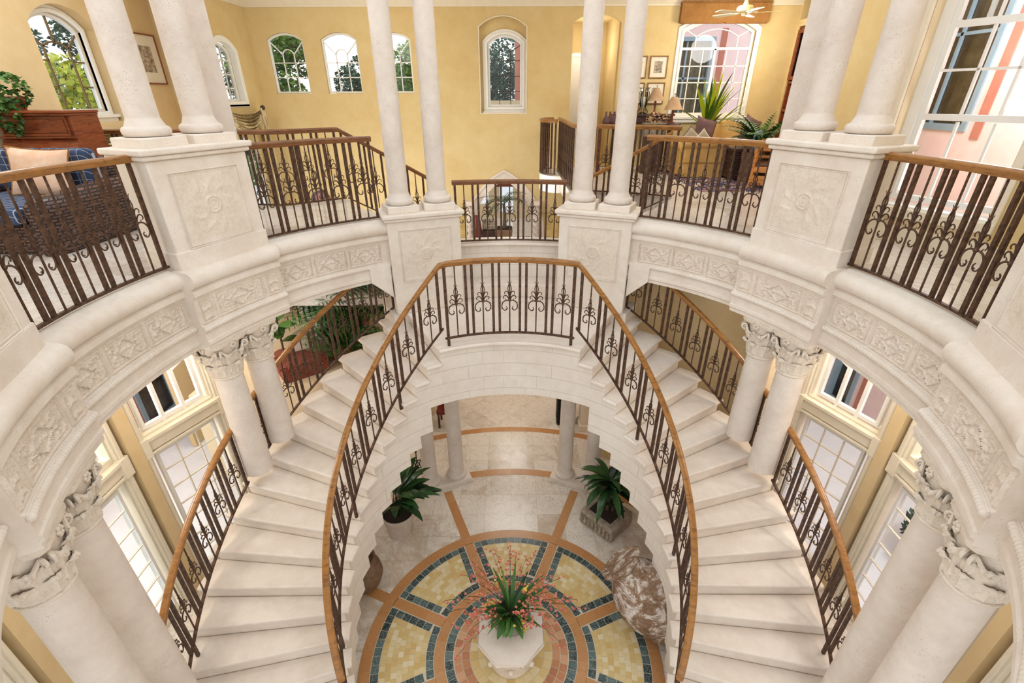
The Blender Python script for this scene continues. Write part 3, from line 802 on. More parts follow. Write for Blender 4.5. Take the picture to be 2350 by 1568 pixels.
# ------------------------------------------------------------------ lower level enclosure (sixteen-sided, cream joinery)
def lower_bay(fn, D, x0, x1, gl, gu, lab, nx, mir, wall_x):
    F = facet(fn, D)
    a0, a1 = wall_x
    hl = [(x0 - .06, ZF + .05), (x1 + .06, ZF + .05), (x1 + .06, gl), (x0 - .06, gl)]
    hu = arched(x0 - .06, x1 + .06, gu, -1.55, .3)
    mb = wall(F, [(a0, ZF), (a1, ZF), (a1, -.3), (a0, -.3)], [hl, hu], .22)
    struct(mb, 'wall_lower', M['tan'] if False else M['cream'], smooth=0)
    mb = MB()
    for x in (x0 - .13, x1 + .13):
        strip2d(mb, F, [(x, ZF), (x, -.4)], .10, 0, .05); strip2d(mb, F, [(x, ZF), (x, -.4)], .05, 0, .075)
        strip2d(mb, F, [(x, (gl + gu) / 2 - .14), (x, (gl + gu) / 2 + .14)], .13, 0, .09)
    strip2d(mb, F, [(x0 - .1, (gl + gu) / 2), (x1 + .1, (gl + gu) / 2)], .16, 0, .05)
    strip2d(mb, F, [(x0 - .1, (gl + gu) / 2 + .1), (x1 + .1, (gl + gu) / 2 + .1)], .05, 0, .085)
    strip2d(mb, F, [(x0 - .1, (gl + gu) / 2 - .11), (x1 + .1, (gl + gu) / 2 - .11)], .035, 0, .07)
    struct(mb, 'trim_5', M['cream'], bevel=.006)
    w = x1 - x0
    outl = [(x0, ZF + .08), (x1, ZF + .08), (x1, gl - .04), (x0, gl - .04)]
    window(F, outl, grid(x0, x1, ZF + .1, gl - .05, nx, 7), .06, .04, 'white', .015, 'cream', label=lab + ', lower glazed door')
    outu = arched(x0, x1, gu + .03, -1.6, .26)
    a, b = x0 + w / 3, x1 - w / 3
    window(F, outu, [arched(a, b, -1.72, -1.72, .1)[2:], [(a, -1.72), (x0, -1.6)], [(b, -1.72), (x1, -1.6)]], .10, .045, 'white', .03, heavy=[[(a, gu), (a, -1.72)], [(b, gu), (b, -1.72)]], label=lab + ', upper arched light')
for sg in (-1, 1):
    side = 'left' if sg < 0 else 'right'
    xs = (-.66, .15) if sg < 0 else (-.15, .66)
    wx = (-.945, .40) if sg < 0 else (-.40, .945)
    lower_bay(67.5 * sg, 4.75, xs[0] - .02, xs[1] + .02, -2.62, -2.32, '%s bay behind the stair' % side, 3, sg, wx)
    lower_bay(90 * sg, 4.75, -.64, .64, -2.70, -2.3, '%s bay behind the paired columns' % side, 4, sg, (-.945, .945))
    lower_bay(112.5 * sg, 4.75, -.62, .62, -2.80, -2.3, '%s bay nearest the bottom corner' % side, 4, sg, (-.945, .945))
    lower_bay(135 * sg, 4.75, -.62, .62, -2.80, -2.3, '%s bay below the near gallery' % side, 4, sg, (-.945, .945))
    # tan pilaster strips where the bays meet
    for f in (78.75, 101.25, 123.75):
        mb = MB(); mb.box(pol(f * sg, 4.80, (ZF - .3) / 2), (.15, .16, -.3 - ZF), rz=-R_(f * sg)); struct(mb, 'wall_lower', M['tan'], smooth=0)
    # stone pier and the wall that closes the bay toward the back
    mb = MB(); mb.box(pol(58.6 * sg, 4.55, (ZF - .3) / 2), (.26, .9, -.3 - ZF), rz=-R_(58.6 * sg)); struct(mb, 'wall_pier', M['beige'], bevel=.01)
# plain tan wall behind the right flight
mb = MB(); mb.ring([(4.35, ZF), (4.5, ZF), (4.5, -.28), (4.35, -.28)], 36, 58, 4); mb.ring([(4.2, ZF), (4.35, ZF), (4.35, -.28), (4.2, -.28)], 22, 36, 3); struct(mb, 'wall_right', M['tan'], smooth=0)

# ------------------------------------------------------------------ entablature ring
PED = [67.2, 112.4, -67.2, -112.4]
def ent_profile(o):
    """ledge, big torus, fillet, frieze, rope bead, fascia, soffit; o = how far it breaks forward"""
    p = [(3.85, -.012), (3.50 - o, -.012), (3.485 - o, 0), (3.40 - o, 0), (3.375 - o, -.012)]
    for i in range(9):
        a = R_(80 - 160 * i / 8); p.append((3.36 - o - .085 * cos(a), -.105 + .09 * sin(a)))
    p += [(3.335 - o, -.205), (3.315 - o, -.215), (3.315 - o, -.265), (3.345 - o, -.275), (3.36 - o, -.305), (3.36 - o, -.585), (3.345 - o, -.595)]
    for i in range(7):
        a = R_(80 - 160 * i / 6); p.append((3.345 - o - .03 * cos(a), -.625 + .032 * sin(a)))
    p += [(3.34 - o, -.665), (3.34 - o, -.755), (3.325 - o, -.765), (3.325 - o, -.80), (3.35 - o, -.82), (3.35 - o, -.86), (3.85, -.86)]
    return p
HB = 9.7
segs = []
edges = [(-30.2, -67.2 + HB), (-67.2 - HB, -112.4 + HB), (-112.4 - HB, -145), (30.2, 67.2 - HB), (67.2 + HB, 112.4 - HB), (112.4 + HB, 145)]
for a, b in edges:
    f0, f1 = min(a, b), max(a, b)
    mb = MB(); mb.ring(ent_profile(0), f0, f1, max(6, int((f1 - f0) / 1.6)))
    struct(mb, 'trim_6', M['stone'], smooth=40)
for f in PED:
    mb = MB(); mb.ring(ent_profile(.12), f - HB, f + HB, 14); struct(mb, 'trim_6', M['stone'], smooth=40)
def rope(f0, f1, r, z):
    mb = MB(); n = int((f1 - f0) * 1.9)
    for k in range(n):
        f = f0 + (f1 - f0) * (k + .5) / n; mb.sphere(pol(f, r, z), .031, 7, 5, sc=(1, 1, 1))
    return mb
for a, b, o in [(min(a, b), max(a, b), 0) for a, b in edges] + [(f - HB, f + HB, .12) for f in PED]:
    rope(a, b, 3.328 - o, -.625).build('rope_moulding', M['stone'], smooth=60)['kind'] = 'structure'
from mathutils import noise as mnoise
def relief_h(u, v, kind, seed):
    """height of the carved panel at u, v in -1..1"""
    rg = lambda d, w: math.exp(-(d / w) ** 2)
    a = 1.7 if kind == 'diamond' else .55
    x = u * a; e = min((1 - abs(u)) * a, 1 - abs(v)); h = 0
    h += .010 * rg(e - .10, .045) + .006 * rg(e - .24, .03)
    if e < .28: return h * min(1, e / .03)
    nz = mnoise.noise(Vector((x * 5 + seed, v * 5, seed * .7))); n2 = mnoise.noise(Vector((x * 11, v * 11 + seed, 1.3)))
    if kind == 'diamond':
        dd = abs(x) / .78 + abs(v) / .70 - 1
        h += .010 * rg(dd, .07)
        if dd < -.08:
            r = math.hypot(x, v); th = math.atan2(v, x)
            h += .007 * max(0, cos(2 * th + 0)) ** 2 * rg(r - .30, .18) + .005 * rg(r - .08, .06) + .002 * n2
        elif dd > .08:
            sx = 1 if x > 0 else -1; sy = 1 if v > 0 else -1
            qx, qy = x * sx - .98, v * sy - .42; r = math.hypot(qx, qy); th = math.atan2(qy, qx)
            h += .008 * max(0, sin(17 * r + 2 * th)) * rg(r, .55) + .005 * max(0, nz) + .004 * n2
    else:
        h += .008 * max(0, sin(9 * v + 5 * abs(x))) + .005 * nz
    return h
def bend_panel(fc, r, half_deg, z0, z1, kind, mb):
    nu, nv = (58, 30) if kind == 'diamond' else (22, 30); vs = []; sd = fc * .37
    for i in range(nu + 1):
        u = 2 * i / nu - 1
        for j in range(nv + 1):
            v = 2 * j / nv - 1
            vs.append(pol(fc + half_deg * u, r - relief_h(u, v, kind, sd) * 2.4 - .001, z0 + (z1 - z0) * (v + 1) / 2))
    w = nv + 1
    mb.add(vs, [(i * w + j, i * w + j + 1, (i + 1) * w + j + 1, (i + 1) * w + j) for i in range(nu) for j in range(nv)])
def frieze(f0, f1, o, kinds):
    tot = sum(w for w, _ in kinds); f = f0
    for w, k in kinds:
        d = (f1 - f0) * w / tot
        mb = MB(); bend_panel(f + d / 2, 3.362 - o, d / 2 * .97, -.585, -.31, k, mb)
        mb.build('frieze_panel', M['carved'], None)['kind'] = 'structure'
        f += d
for sg in (-1, 1):
    def fr(a, b, o, kinds):
        if sg < 0: a, b = -b, -a
        frieze(a, b, o, kinds)
    fr(32.5, 67.2 - HB - .3, 0, [(1, 'diamond')] * 3)
    fr(67.2 + HB + .3, 112.4 - HB - .3, 0, [(1, 'diamond')] * 3)
    fr(112.4 + HB + .3, 141, 0, [(1, 'diamond')] * 2)
    for p in (67.2, 112.4): fr(p - HB + .3, p + HB - .3, .12, [(.32, 'leaf'), (1, 'diamond'), (.32, 'leaf')])
# relief field behind the panels
for a, b, o in [(min(a, b) + .3, max(a, b) - .3, 0) for a, b in edges] + [(f - HB + .2, f + HB - .2, .12) for f in PED]:
    mb = MB(); mb.ring([(3.359 - o, -.575), (3.40 - o, -.575), (3.40 - o, -.315), (3.359 - o, -.315)], a, b, 12); mb.build('frieze_field', M['carved'])['kind'] = 'structure'
# corbel blocks at the inner ends of the two beams, gallery beam soffit behind
for sg in (-1, 1):
    mb = MB(); v = []
    for r in (3.3, 3.85):
        v += [pol(31 * sg, r, -.6), pol(36.2 * sg, r, -.84), pol(36.2 * sg, r, -.6), pol(31 * sg, r, -1.13)]
    mb.add(v, [(0, 3, 1, 2), (6, 5, 7, 4), (0, 4, 7, 3), (3, 7, 5, 1), (1, 5, 6, 2), (2, 6, 4, 0)]); struct(mb, 'trim_7', M['stone'], bevel=.006)

# ------------------------------------------------------------------ pedestals
def pedestal(f, z0, zc, label, low=False):
    t = thing('column_pedestal', label, 'pedestal', pol(f, 3.5, z0))
    rz = -R_(f); rad = Vector((sin(R_(f)), cos(R_(f)), 0)); tan = Vector((rad.y, -rad.x, 0))
    def P(a, r, z): return rad * r + tan * a + Vector((0, 0, z))
    rf, rb, hw = (3.24 if not low else 3.205), 3.72, .515
    h = zc - z0
    mb = MB(); mb.box(P(0, (rf + rb) / 2, z0 + h / 2), (2 * hw, rb - rf, h), rz)
    mb.build('pedestal_body', M['stone'], t, bevel=.012)
    mb = MB()
    mb.box(P(0, (rf + rb) / 2, zc + .022), (2 * hw + .07, rb - rf + .07, .044), rz); mb.box(P(0, (rf + rb) / 2, zc + .072), (2 * hw + .12, rb - rf + .12, .056), rz)
    mb.build('pedestal_cap', M['stone'], t, bevel=.016, seg=3)
    if not low:
        mb = MB(); mb.box(P(0, (rf + rb) / 2, .07), (2 * hw + .025, rb - rf + .025, .20), rz); mb.build('pedestal_base', M['stone'], t, bevel=.014)
    # raised moulding round the front panel, carved medallion
    zl, zh = z0 + (h * .17 if not low else h * .36), zc - .12
    mb = MB(); w = .37
    mb.tube([P(-w, rf - .002, zl), P(w, rf - .002, zl), P(w, rf - .002, zh), P(-w, rf - .002, zh)], .011, 6, closed=True)
    mb.tube([P(-w + .02, rf, zl + .02), P(w - .02, rf, zl + .02), P(w - .02, rf, zh - .02), P(-w + .02, rf, zh - .02)], .006, 5, closed=True)
    mb.build('panel_moulding', M['stone'], t)
    mb = MB(); zc_ = (zl + zh) / 2 + .02; n = 56; vs = []; w2 = .33; h2 = min(.33, (zh - zl) / 2 - .04)
    rg = lambda d, w: math.exp(-(d / w) ** 2)
    for i in range(n + 1):
        for j in range(n + 1):
            u, v = (2 * i / n - 1), (2 * j / n - 1); x, y = u * w2, v * h2; r = math.hypot(x, y); th = math.atan2(y, x)
            hh = .010 * rg(r - .075, .010) + .007 * rg(r - .045, .008) + .006 * rg(r, .02)
            nz = mnoise.noise(Vector((x * 26 + f, y * 26, f))); lf = max(0, sin(th * 9 + r * 30)) * rg(r - .20, .07)
            hh += .009 * lf * (.6 + .4 * nz) + .004 * max(0, nz) * rg(r - .19, .1)
            hh *= min(1, (1 - max(abs(u), abs(v))) * 12)
            vs.append(P(x, rf - .001 - hh * 1.3, zc_ + y))
    mb.add(vs, [(i * (n + 1) + j, i * (n + 1) + j + 1, (i + 1) * (n + 1) + j + 1, (i + 1) * (n + 1) + j) for i in range(n) for j in range(n)])
    mb.build('carved_medallion', M['relief'], t)
    return t
PN = {67.2: 'right', -67.2: 'left'}
pedestal(-67.2, 0, 1.0, 'carved stone pedestal under the left pair of upper columns beside the wicker chair')
pedestal(67.2, 0, 1.0, 'carved stone pedestal under the right pair of upper columns beside the tall sash window')
pedestal(-112.4, 0, 1.0, 'stone pedestal cut off by the left edge at the wicker chair railing')
pedestal(112.4, 0, 1.0, 'stone pedestal cut off by the right edge, below the tall sash window')
pedestal(-21.8, ZL - .0, -.02, 'tall stone pier pedestal left of the low central railing', True)
pedestal(21.8, ZL - .0, -.02, 'tall stone pier pedestal right of the low central railing', True)

# ------------------------------------------------------------------ columns
def upper_column(f, zb, top, label):
    p = pol(f, 3.48 if zb > .5 else 3.45); t = thing('column', label, 'column', (p.x, p.y, zb), -R_(f), 'upper columns in pairs on the pedestals')
    mb = MB(); mb.box((0, 0, .045), (.44, .40, .10)); mb.build('plinth_block', M['stone'], t, local=True, bevel=.012)
    prof = [(.185, .10)] + [(.165 + .03 * cos(R_(a)), .14 + .04 * sin(R_(a))) for a in range(-70, 91, 20)] + [(.158, .19), (.152, .205), (.14, .23), (.133, .25)]
    mb = MB(); mb.lathe(prof, 36); mb.build('column_base', M['column'], t, local=True)
    H = top - zb
    mb = MB(); mb.lathe([(.133, .25)] + [(.133 - .018 * (i / 10) ** 1.6, .25 + (H - .25) * i / 10) for i in range(1, 11)], 36); mb.build('shaft', M['column'], t, local=True)
for f, lab in ((-71.7, 'near stone column of the left upper pair'), (-62.8, 'far stone column of the left upper pair'), (71.7, 'near stone column of the right upper pair'), (62.8, 'far stone column of the right upper pair')):
    upper_column(f, 1.09, 4.0, lab)
for f, lab in ((-26.3, 'outer stone column of the left centre pair, crossing the arched windows'), (-17.4, 'inner stone column of the left centre pair, beside the low railing'), (17.5, 'inner stone column of the right centre pair, beside the curved balcony'), (26.0, 'outer stone column of the right centre pair, beside the framed prints')):
    upper_column(f, .08, 4.0, lab)
for f in (-112.4, 112.4):
    pass

def leaf(mb, ang, z0, h, w, curl, bell):
    """acanthus leaf: lobed, rises up the bell, then curls out and down at the tip"""
    n, m = 12, 8; vs = []; hs = h * .8
    for i in range(n + 1):
        t = i / n
        if t < .6:
            q = t / .6; z = z0 + hs * q; r = bell(z) + .012 + .014 * q * q
        else:
            q = (t - .6) / .4; a = q * 3.4; zb = z0 + hs; rb = bell(zb) + .026
            rr = curl * (1 - .35 * q); r = rb + rr * (1 - cos(a)) * .55; z = zb + rr * sin(a) * .75
        ww = w * (.62 + .5 * sin(pi * min(1, .15 + t * .85))) * (1 - .55 * max(0, t - .55) / .45) * (1 + .20 * abs(sin(t * 13)))
        for j in range(m + 1):
            u = 2 * j / m - 1; aa = ang + u * ww / max(.14, r)
            k = r - .024 * u * u + .007 * cos(u * 10) + .003 * sin(t * 26) * abs(u)
            vs.append((k * cos(aa), k * sin(aa), z - .02 * u * u * (1 if t > .55 else 0)))
    mb.add(vs, [(i * (m + 1) + j, i * (m + 1) + j + 1, (i + 1) * (m + 1) + j + 1, (i + 1) * (m + 1) + j) for i in range(n) for j in range(m)])
def capital_mesh():
    mb = MB()
    def bell(z): return .160 + .055 * max(0, z / .40) ** 1.2
    mb.lathe([(.148, -.06)] + [(.156 + .014 * cos(R_(a)), -.03 + .016 * sin(R_(a))) for a in range(-80, 81, 20)] + [(bell(.40 * i / 8), .40 * i / 8) for i in range(9)], 32)
    for k in range(8): leaf(mb, k * pi / 4, .0, .17, .080, .046, bell)
    for k in range(8): leaf(mb, k * pi / 4 + pi / 8, .04, .28, .080, .050, bell)
    for k in range(4):
        a = k * pi / 2 + pi / 4
        for sgn in (-1, 1):
            P = []; rad = []
            for i in range(24):
                t = i / 23
                if t < .4:
                    q = t / .4; r = .195 + .05 * q; z = .22 + .13 * q; off = (.085 * (1 - q) + .022) * sgn
                else:
                    q = (t - .4) / .6; th = q * 2 * pi * 1.3; rr = .040 * (1 - .8 * q); r = .248 + rr * sin(th); z = .35 - .040 + rr * cos(th); off = .022 * sgn
                P.append((r * cos(a) - off * sin(a), r * sin(a) + off * cos(a), z)); rad.append(.017 - .009 * t)
            mb.tube(P, rad, 6)
        leaf(mb, a, .16, .14, .05, .045, lambda z: bell(z) + .012)
        b = k * pi / 2
        leaf(mb, b, .20, .12, .04, .03, lambda z: bell(z) + .006)
        for i in range(6):
            c = i * pi / 3; mb.sphere((.215 * cos(b) - .026 * cos(c) * sin(b), .215 * sin(b) + .026 * cos(c) * cos(b), .372 + .026 * sin(c)), .017, 6, 4)
    poly = []
    for k in range(4):
        a = k * pi / 2 + pi / 4; c0, c1 = a - .10, a + .10
        poly += [(.275 * cos(c0), .275 * sin(c0)), (.275 * cos(c1), .275 * sin(c1))]
        b = a + pi / 4
        for d in (-.35, -.15, .15, .35):
            r = .20 + .21 * d * d; poly.append((r * cos(b + d * .9), r * sin(b + d * .9)))
    mb.prism(poly, .385, .405); mb.prism([(x * 1.05, y * 1.05) for x, y in poly], .405, .44)
    return mb.mesh('corinthian_capital', M['relief'], smooth=50)
CAP = capital_mesh()
def lower_column(f, r, zb, label):
    p = pol(f, r); t = thing('column', label, 'column', (p.x, p.y, zb), -R_(f), 'lower columns with carved capitals')
    zt_ = -1.30 - zb
    mb = MB(); mb.lathe([(.162, 0), (.165, .05)] + [(.165 - .014 * (i / 8) ** 1.5, .05 + (zt_ - .1) * i / 8) for i in range(1, 9)], 36); mb.build('shaft', M['column'], t, local=True)
    put('leafy_capital', CAP, t, (0, 0, zt_))
lower_column(-72.0, 3.44, zt(7), 'carved-capital column standing in the left stair, nearer the camera')
lower_column(-64.6, 3.44, zt(6), 'carved-capital column standing higher up the left stair')
lower_column(72.0, 3.44, zt(7), 'carved-capital column standing in the right stair, nearer the camera')
lower_column(64.6, 3.44, zt(6), 'carved-capital column standing higher up the right stair')
lower_column(-118.2, 3.44, ZF, 'nearest column in the lower left corner, with carved capital')
lower_column(-109.0, 3.44, ZF, 'second column from the lower left corner, in front of the glazed doors')
lower_column(118.2, 3.44, ZF, 'nearest column in the lower right corner, with carved capital')
lower_column(108.8, 3.44, ZF, 'second column from the lower right corner, in front of the glazed doors')
for f, lab in ((-26.6, 'outer of two plain columns under the left of the landing'), (-17.9, 'inner of two plain columns under the left of the landing'), (26.4, 'outer plain column under the right of the landing, behind the planter'), (17.6, 'inner plain column under the right of the landing')):
    p = pol(f, 3.38); t = thing('column', lab, 'column', (p.x, p.y, ZF + .09), -R_(f), 'plain columns on the lower floor')
    mb = MB(); mb.lathe([(.185, 0)] + [(.165 + .025 * cos(R_(a)), .04 + .035 * sin(R_(a))) for a in range(-70, 91, 20)] + [(.15, .09), (.15, .11), (.137, .13)], 32); mb.build('column_base', M['column'], t, local=True)
    mb = MB(); mb.lathe([(.137, .13), (.135, 1.2), (.125, 2.8)], 32); mb.build('shaft', M['column'], t, local=True)
for f, lab in ((-22.2, 'left'), (22.0, 'right')):
    mb = MB(); p = pol(f, 3.38); mb.box((p.x, p.y, ZF + .055), (.98, .44, .07), -R_(f)); mb.box((p.x, p.y, ZF + .012), (1.02, .48, .022), -R_(f)); mb.box((p.x, p.y, ZF + .082), (.95, .41, .02), -R_(f))
    tag(mb.build('double_plinth', M['stone'], bevel=.006), 'low stone plinth under the %s pair of plain columns on the lower floor' % lab, 'plinth')

# ------------------------------------------------------------------ the two curved flights and the landing
def tread(mb, f0, f1, r0, r1, zt_, sg, n=3):
    a, b = (f0, f1) if sg > 0 else (-f1, -f0)
    mb.sector(a, b, r0, r1, zt_ - .05, zt_, n)
def soffit(i): return -2.25 if i < 2 else max(ZF, zt(i) - .86)
for sg, side in ((-1, 'left'), (1, 'right')):
    t = thing('curved_staircase', 'curved pale stone stair flight sweeping down the %s side' % side, 'staircase', pol(80 * sg, 2.8, ZF))
    for i in range(1, 18):
        f0 = A0 + ST * (i - 1); mb = MB(); tread(mb, f0 + .02, f0 + ST + .75, 1.895, 3.68, zt(i), sg)
        mb.build('tread', M['step'], t, bevel=.016, seg=3)
        a, b = (f0, f0 + ST) if sg > 0 else (-f0 - ST, -f0)
        mb = MB(); mb.sector(a, b, 1.955, 3.63, soffit(i), zt(i) - .05, 3)
        mb.m = [1 if all(mb.v[q].xy.length < 1.97 for q in f) else 0 for f in mb.f]
        mb.build('step_block', [M['step'], M['ashlar']], t, smooth=20)
t = thing('stair_landing', 'curved stone landing bridging the two flights above the lower columns', 'landing', (0, 2.7, ZL))
mb = MB(); mb.sector(-A0 - .75, A0 + .75, 1.895, 3.3, ZL - .05, ZL, 16); mb.build('landing_slab', M['step'], t, bevel=.016, seg=3)
mb = MB(); mb.sector(-A0, A0, 1.955, 3.3, -2.25, ZL - .05, 20); mb.build('landing_wall', M['ashlar'], t, smooth=20)
mb = MB(); mb.sector(-13.6, 13.6, 3.3, 4.0, -2.25, ZL - .0, 8); mb.build('landing_floor', M['step'], t)
mb = MB(); mb.sector(-A0 - 4, A0 + 4, 3.3, 3.8, -2.25, ZL - .01, 12); mb.build('landing_slab', M['step'], t)
mb = MB(); mb.sector(-12.6, 12.6, 3.47, 3.76, ZL, ZL + .215, 8); mb.build('landing_bench', M['step'], t, bevel=.01)
mb = MB(); mb.sector(-12.6, 12.6, 3.75, 4.05, ZL, -.60, 8); mb.build('back_wall', M['ashlar'], t, smooth=20)
mb = MB(); mb.sector(-12.6, 12.6, 3.70, 4.07, -.60, -.555, 8); mb.build('wall_coping', M['step'], t, bevel=.012)
# flights from the galleries down behind the centre piers
for sg, side in ((-1, 'left'), (1, 'right')):
    t = thing('side_stair', 'stone steps dropping behind the centre columns from the %s gallery' % side, 'staircase', pol(20 * sg, 4.4, -1.4))
    for i in range(7):
        f1 = 31.5 - 3.85 * i; a, b = (f1 - 3.85, f1) if sg > 0 else (-f1, -f1 + 3.85)
        if sg > 0 and i > 5: continue
        mb = MB(); mb.sector(a, b, 3.95 if f1 < 14 else 3.74, 5.12 if sg < 0 else 4.95, -.2 * (i + 1) - .34, -.2 * (i + 1), 2); mb.build('step', M['step'], t, bevel=.01)

# ------------------------------------------------------------------ balustrades
def hand_profile(k=1.0):
    return [(x * k, y * k) for x, y in ((-.024, -.034), (.024, -.034), (.031, -.022), (.029, -.008), (.037, .004), (.036, .018), (.022, .03), (0, .034), (-.022, .03), (-.036, .018), (-.037, .004), (-.029, -.008), (-.031, -.022))]
def mir(p): return [(-x, y, z) for x, y, z in p]
def ornament_mesh(h):
    mb = MB(); k = h / .92
    def T(p, r0, r1):
        for q in (p, mir(p)):
            c = crv([(x * k, y, z * k) for x, y, z in q], 3); n = len(c)
            mb.tube(c, [r0 + (r1 - r0) * i / (n - 1) for i in range(n)], 6)
    T([(.006, 0, .432), (.034, 0, .435), (.066, 0, .422), (.089, 0, .392), (.095, 0, .352), (.082, 0, .318), (.058, 0, .302), (.036, 0, .312), (.030, 0, .336), (.042, 0, .352)], .0085, .0055)
    T([(.006, 0, .436), (.018, 0, .470), (.040, 0, .496), (.064, 0, .494), (.077, 0, .472), (.066, 0, .452)], .008, .005)
    T([(.006, 0, .470), (.014, 0, .520), (.032, 0, .548), (.051, 0, .548), (.062, 0, .530), (.053, 0, .513)], .0075, .0045)
    T([(.004, 0, .500), (.015, 0, .545), (.021, 0, .585), (.015, 0, .620), (.004, 0, .645)], .006, .005)
    T([(.004, 0, .652), (.014, 0, .662), (.024, 0, .680)], .0055, .002)
    for x, z, a, b in ((.05, .318, .030, .326), (.085, .395, .098, .412), (.045, .442, .055, .462), (.092, .335, .106, .322)):
        T([(x, 0, z), ((x + a) / 2, 0, (z + b) / 2), (a, 0, b)], .006, .0015)
    mb.sphere((0, 0, .650 * k), .014, 8, 6); mb.lathe([(.006, .415 * k), (.017, .425 * k), (.017, .440 * k), (.006, .452 * k)], 8)
    mb.lathe([(.010, .45 * k), (.012, .50 * k), (.007, .56 * k)], 8)
    return mb.mesh('scroll_ornament', M['iron'], smooth=60)
RAILM = {}
def rail_meshes(h):
    if h not in RAILM:
        a = MB(); a.box((0, 0, h / 2), (.032, .026, h)); b = MB(); b.lathe([(.0085, 0), (.0085, h)], 8)
        c = MB(); c.box((0, 0, (h - .25) / 2), (.034, .028, h + .25))
        RAILM[h] = (a.mesh('baluster', M['iron'], smooth=0), b.mesh('scroll_baluster', M['iron'], smooth=60), ornament_mesh(h), c.mesh('newel_post', M['iron'], smooth=0))
    return RAILM[h]
def seglen(path):
    L = [0]
    for i in range(1, len(path)): L.append(L[-1] + (path[i] - path[i - 1]).xy.length)
    return L
def at_len(path, L, s):
    for i in range(1, len(path)):
        if s <= L[i] + 1e-9:
            t = (s - L[i - 1]) / max(1e-9, L[i] - L[i - 1]); d = path[i] - path[i - 1]
            return path[i - 1].lerp(path[i], t), math.atan2(d.y, d.x)
    d = path[-1] - path[-2]; return path[-1].copy(), math.atan2(d.y, d.x)
def balusters(t, path, h, pitch=.325, ends=(0, 0), newel=(), ornaments=True, start=0.0):
    thick, thin, orn, post = rail_meshes(h); L = seglen(path); tot = L[-1]; n = max(1, round(tot / pitch)); w = tot / n; o = t.location
    for k in range(n):
        for off, kind in ((-.383, 0), (0, 1), (.383, 0)):
            p, a = at_len(path, L, (k + .5 + off) * w)
            if kind == 0:
                nw = (k, off) in newel
                put('newel_post' if nw else 'baluster', post if nw else thick, t, p - o - (Vector((0, 0, 0)) if not nw else Vector((0, 0, 0))), a)
            else:
                b = put('scroll_baluster', thin, t, p - o, a)
                if ornaments: put('scroll_ornament', orn, b)
def railing(name, label, runs, h=.97, wood_='oak', group=None, pitch=.325, newels=None, ornaments=True, cat='railing', hs=None):
    """runs: list of bottom-bar paths; one continuous wooden handrail over them"""
    mid = runs[len(runs) // 2][len(runs[len(runs) // 2]) // 2]
    t = thing(name, label, cat, tuple(mid), 0, group)
    allp = []
    hs = hs or [h] * len(runs)
    for r, hh in zip(runs, hs):
        for p in r:
            if not allp or (p - allp[-1]).xy.length > .02: allp.append(p + Vector((0, 0, hh + .025)))
    mb = MB(); mb.sweep(hand_profile(), allp); mb.build('handrail', M[wood_], t, smooth=50)
    for i, r in enumerate(runs):
        mb = MB(); mb.sweep([(-.016, -.011), (.016, -.011), (.016, .011), (-.016, .011)], r); mb.build('bottom_rail', M['iron'], t, smooth=20)
        balusters(t, r, hs[i], pitch, newel=(newels or {}).get(i, ()), ornaments=ornaments)
    return t
RG = 'wrought iron railings round the upper gallery'
railing('balustrade', 'gallery railing at the left edge in front of the wicker chair', [arc(-102.2, -76.2, 3.44, .03)], group=RG)
railing('balustrade', 'gallery railing between the left pedestal and the centre columns', [arc(-57.6, -31.2, 3.44, .03)], wood_='darkoak', group=RG)
railing('balustrade', 'gallery railing between the centre columns and the right pedestal, in front of the armchair', [arc(31.2, 57.4, 3.44, .03)], group=RG)
railing('balustrade', 'gallery railing at the right edge in front of the tall sash window', [arc(75.9, 102.2, 3.44, .03)], group=RG)
railing('balustrade', 'low central railing in front of the pointed entry arch', [arc(-13.2, 13.2, 3.76, -.52)], .86, 'darkoak', group=RG)
# back edge of the left gallery, then down beside the side stair
lp = [Vector((-6.55, 4.1, .03)), Vector((-3.5, 3.78, .03))] + arc(-41, -31.8, 5.08, .03, n=8)
t = railing('stair_hall_railing', 'brown-topped railing along the back of the left gallery, sloping down toward the centre', [lp, arc(-31.5, -13, 5.08, .03, -.94, n=14)], 1.0, 'darkoak')
railing('stair_hall_railing', 'railing along the far side of the side stair behind the right centre columns', [[Vector((1.1, 7.9, .03)), Vector((1.1, 5.1, .03))], arc(13.0, 31.5, 5.1, .03, n=8)], 1.0, 'oak')
railing('side_stair_railing', 'sloping railing of the side stair behind the right centre columns', [arc(30.6, 15.5, 4.9, -.0, -.75, n=10)], .97, 'oak', ornaments=True)
bp = [Vector((1.02 - .36 * cos(R_(a)), 7.35 + .5 * sin(R_(a)), .03)) for a in range(-80, 81, 16)]
railing('balcony_railing', 'short curved railing on the white balcony by the back wall', [bp], 1.0, 'oak', pitch=.2, ornaments=False)
# inner railing: left flight, landing, right flight
KS = RIS / ST
def zi(f): return ZL + .275 - KS * (f - 25)
ln = lambda a, b, r, sg, n: [pol(sg * (a + (b - a) * i / n), r, zi(a + (b - a) * i / n)) for i in range(n + 1)]
inner = [ln(121, 25.4, 1.97, -1, 48), arc(-24.9, 24.9, 1.97, ZL + .11, n=20), ln(25.4, 121, 1.97, 1, 48)]
nw = {0: {(9 - k, .383) for k in (2, 5, 8)}, 1: {(0, -.383), (4, .383)}, 2: {(k, -.383) for k in (3, 6)}}
railing('stair_balustrade', 'inner stair railing with wooden handrail, running down both flights and round the landing', inner, hs=[.805, .97, .805], newels=nw, pitch=.338)
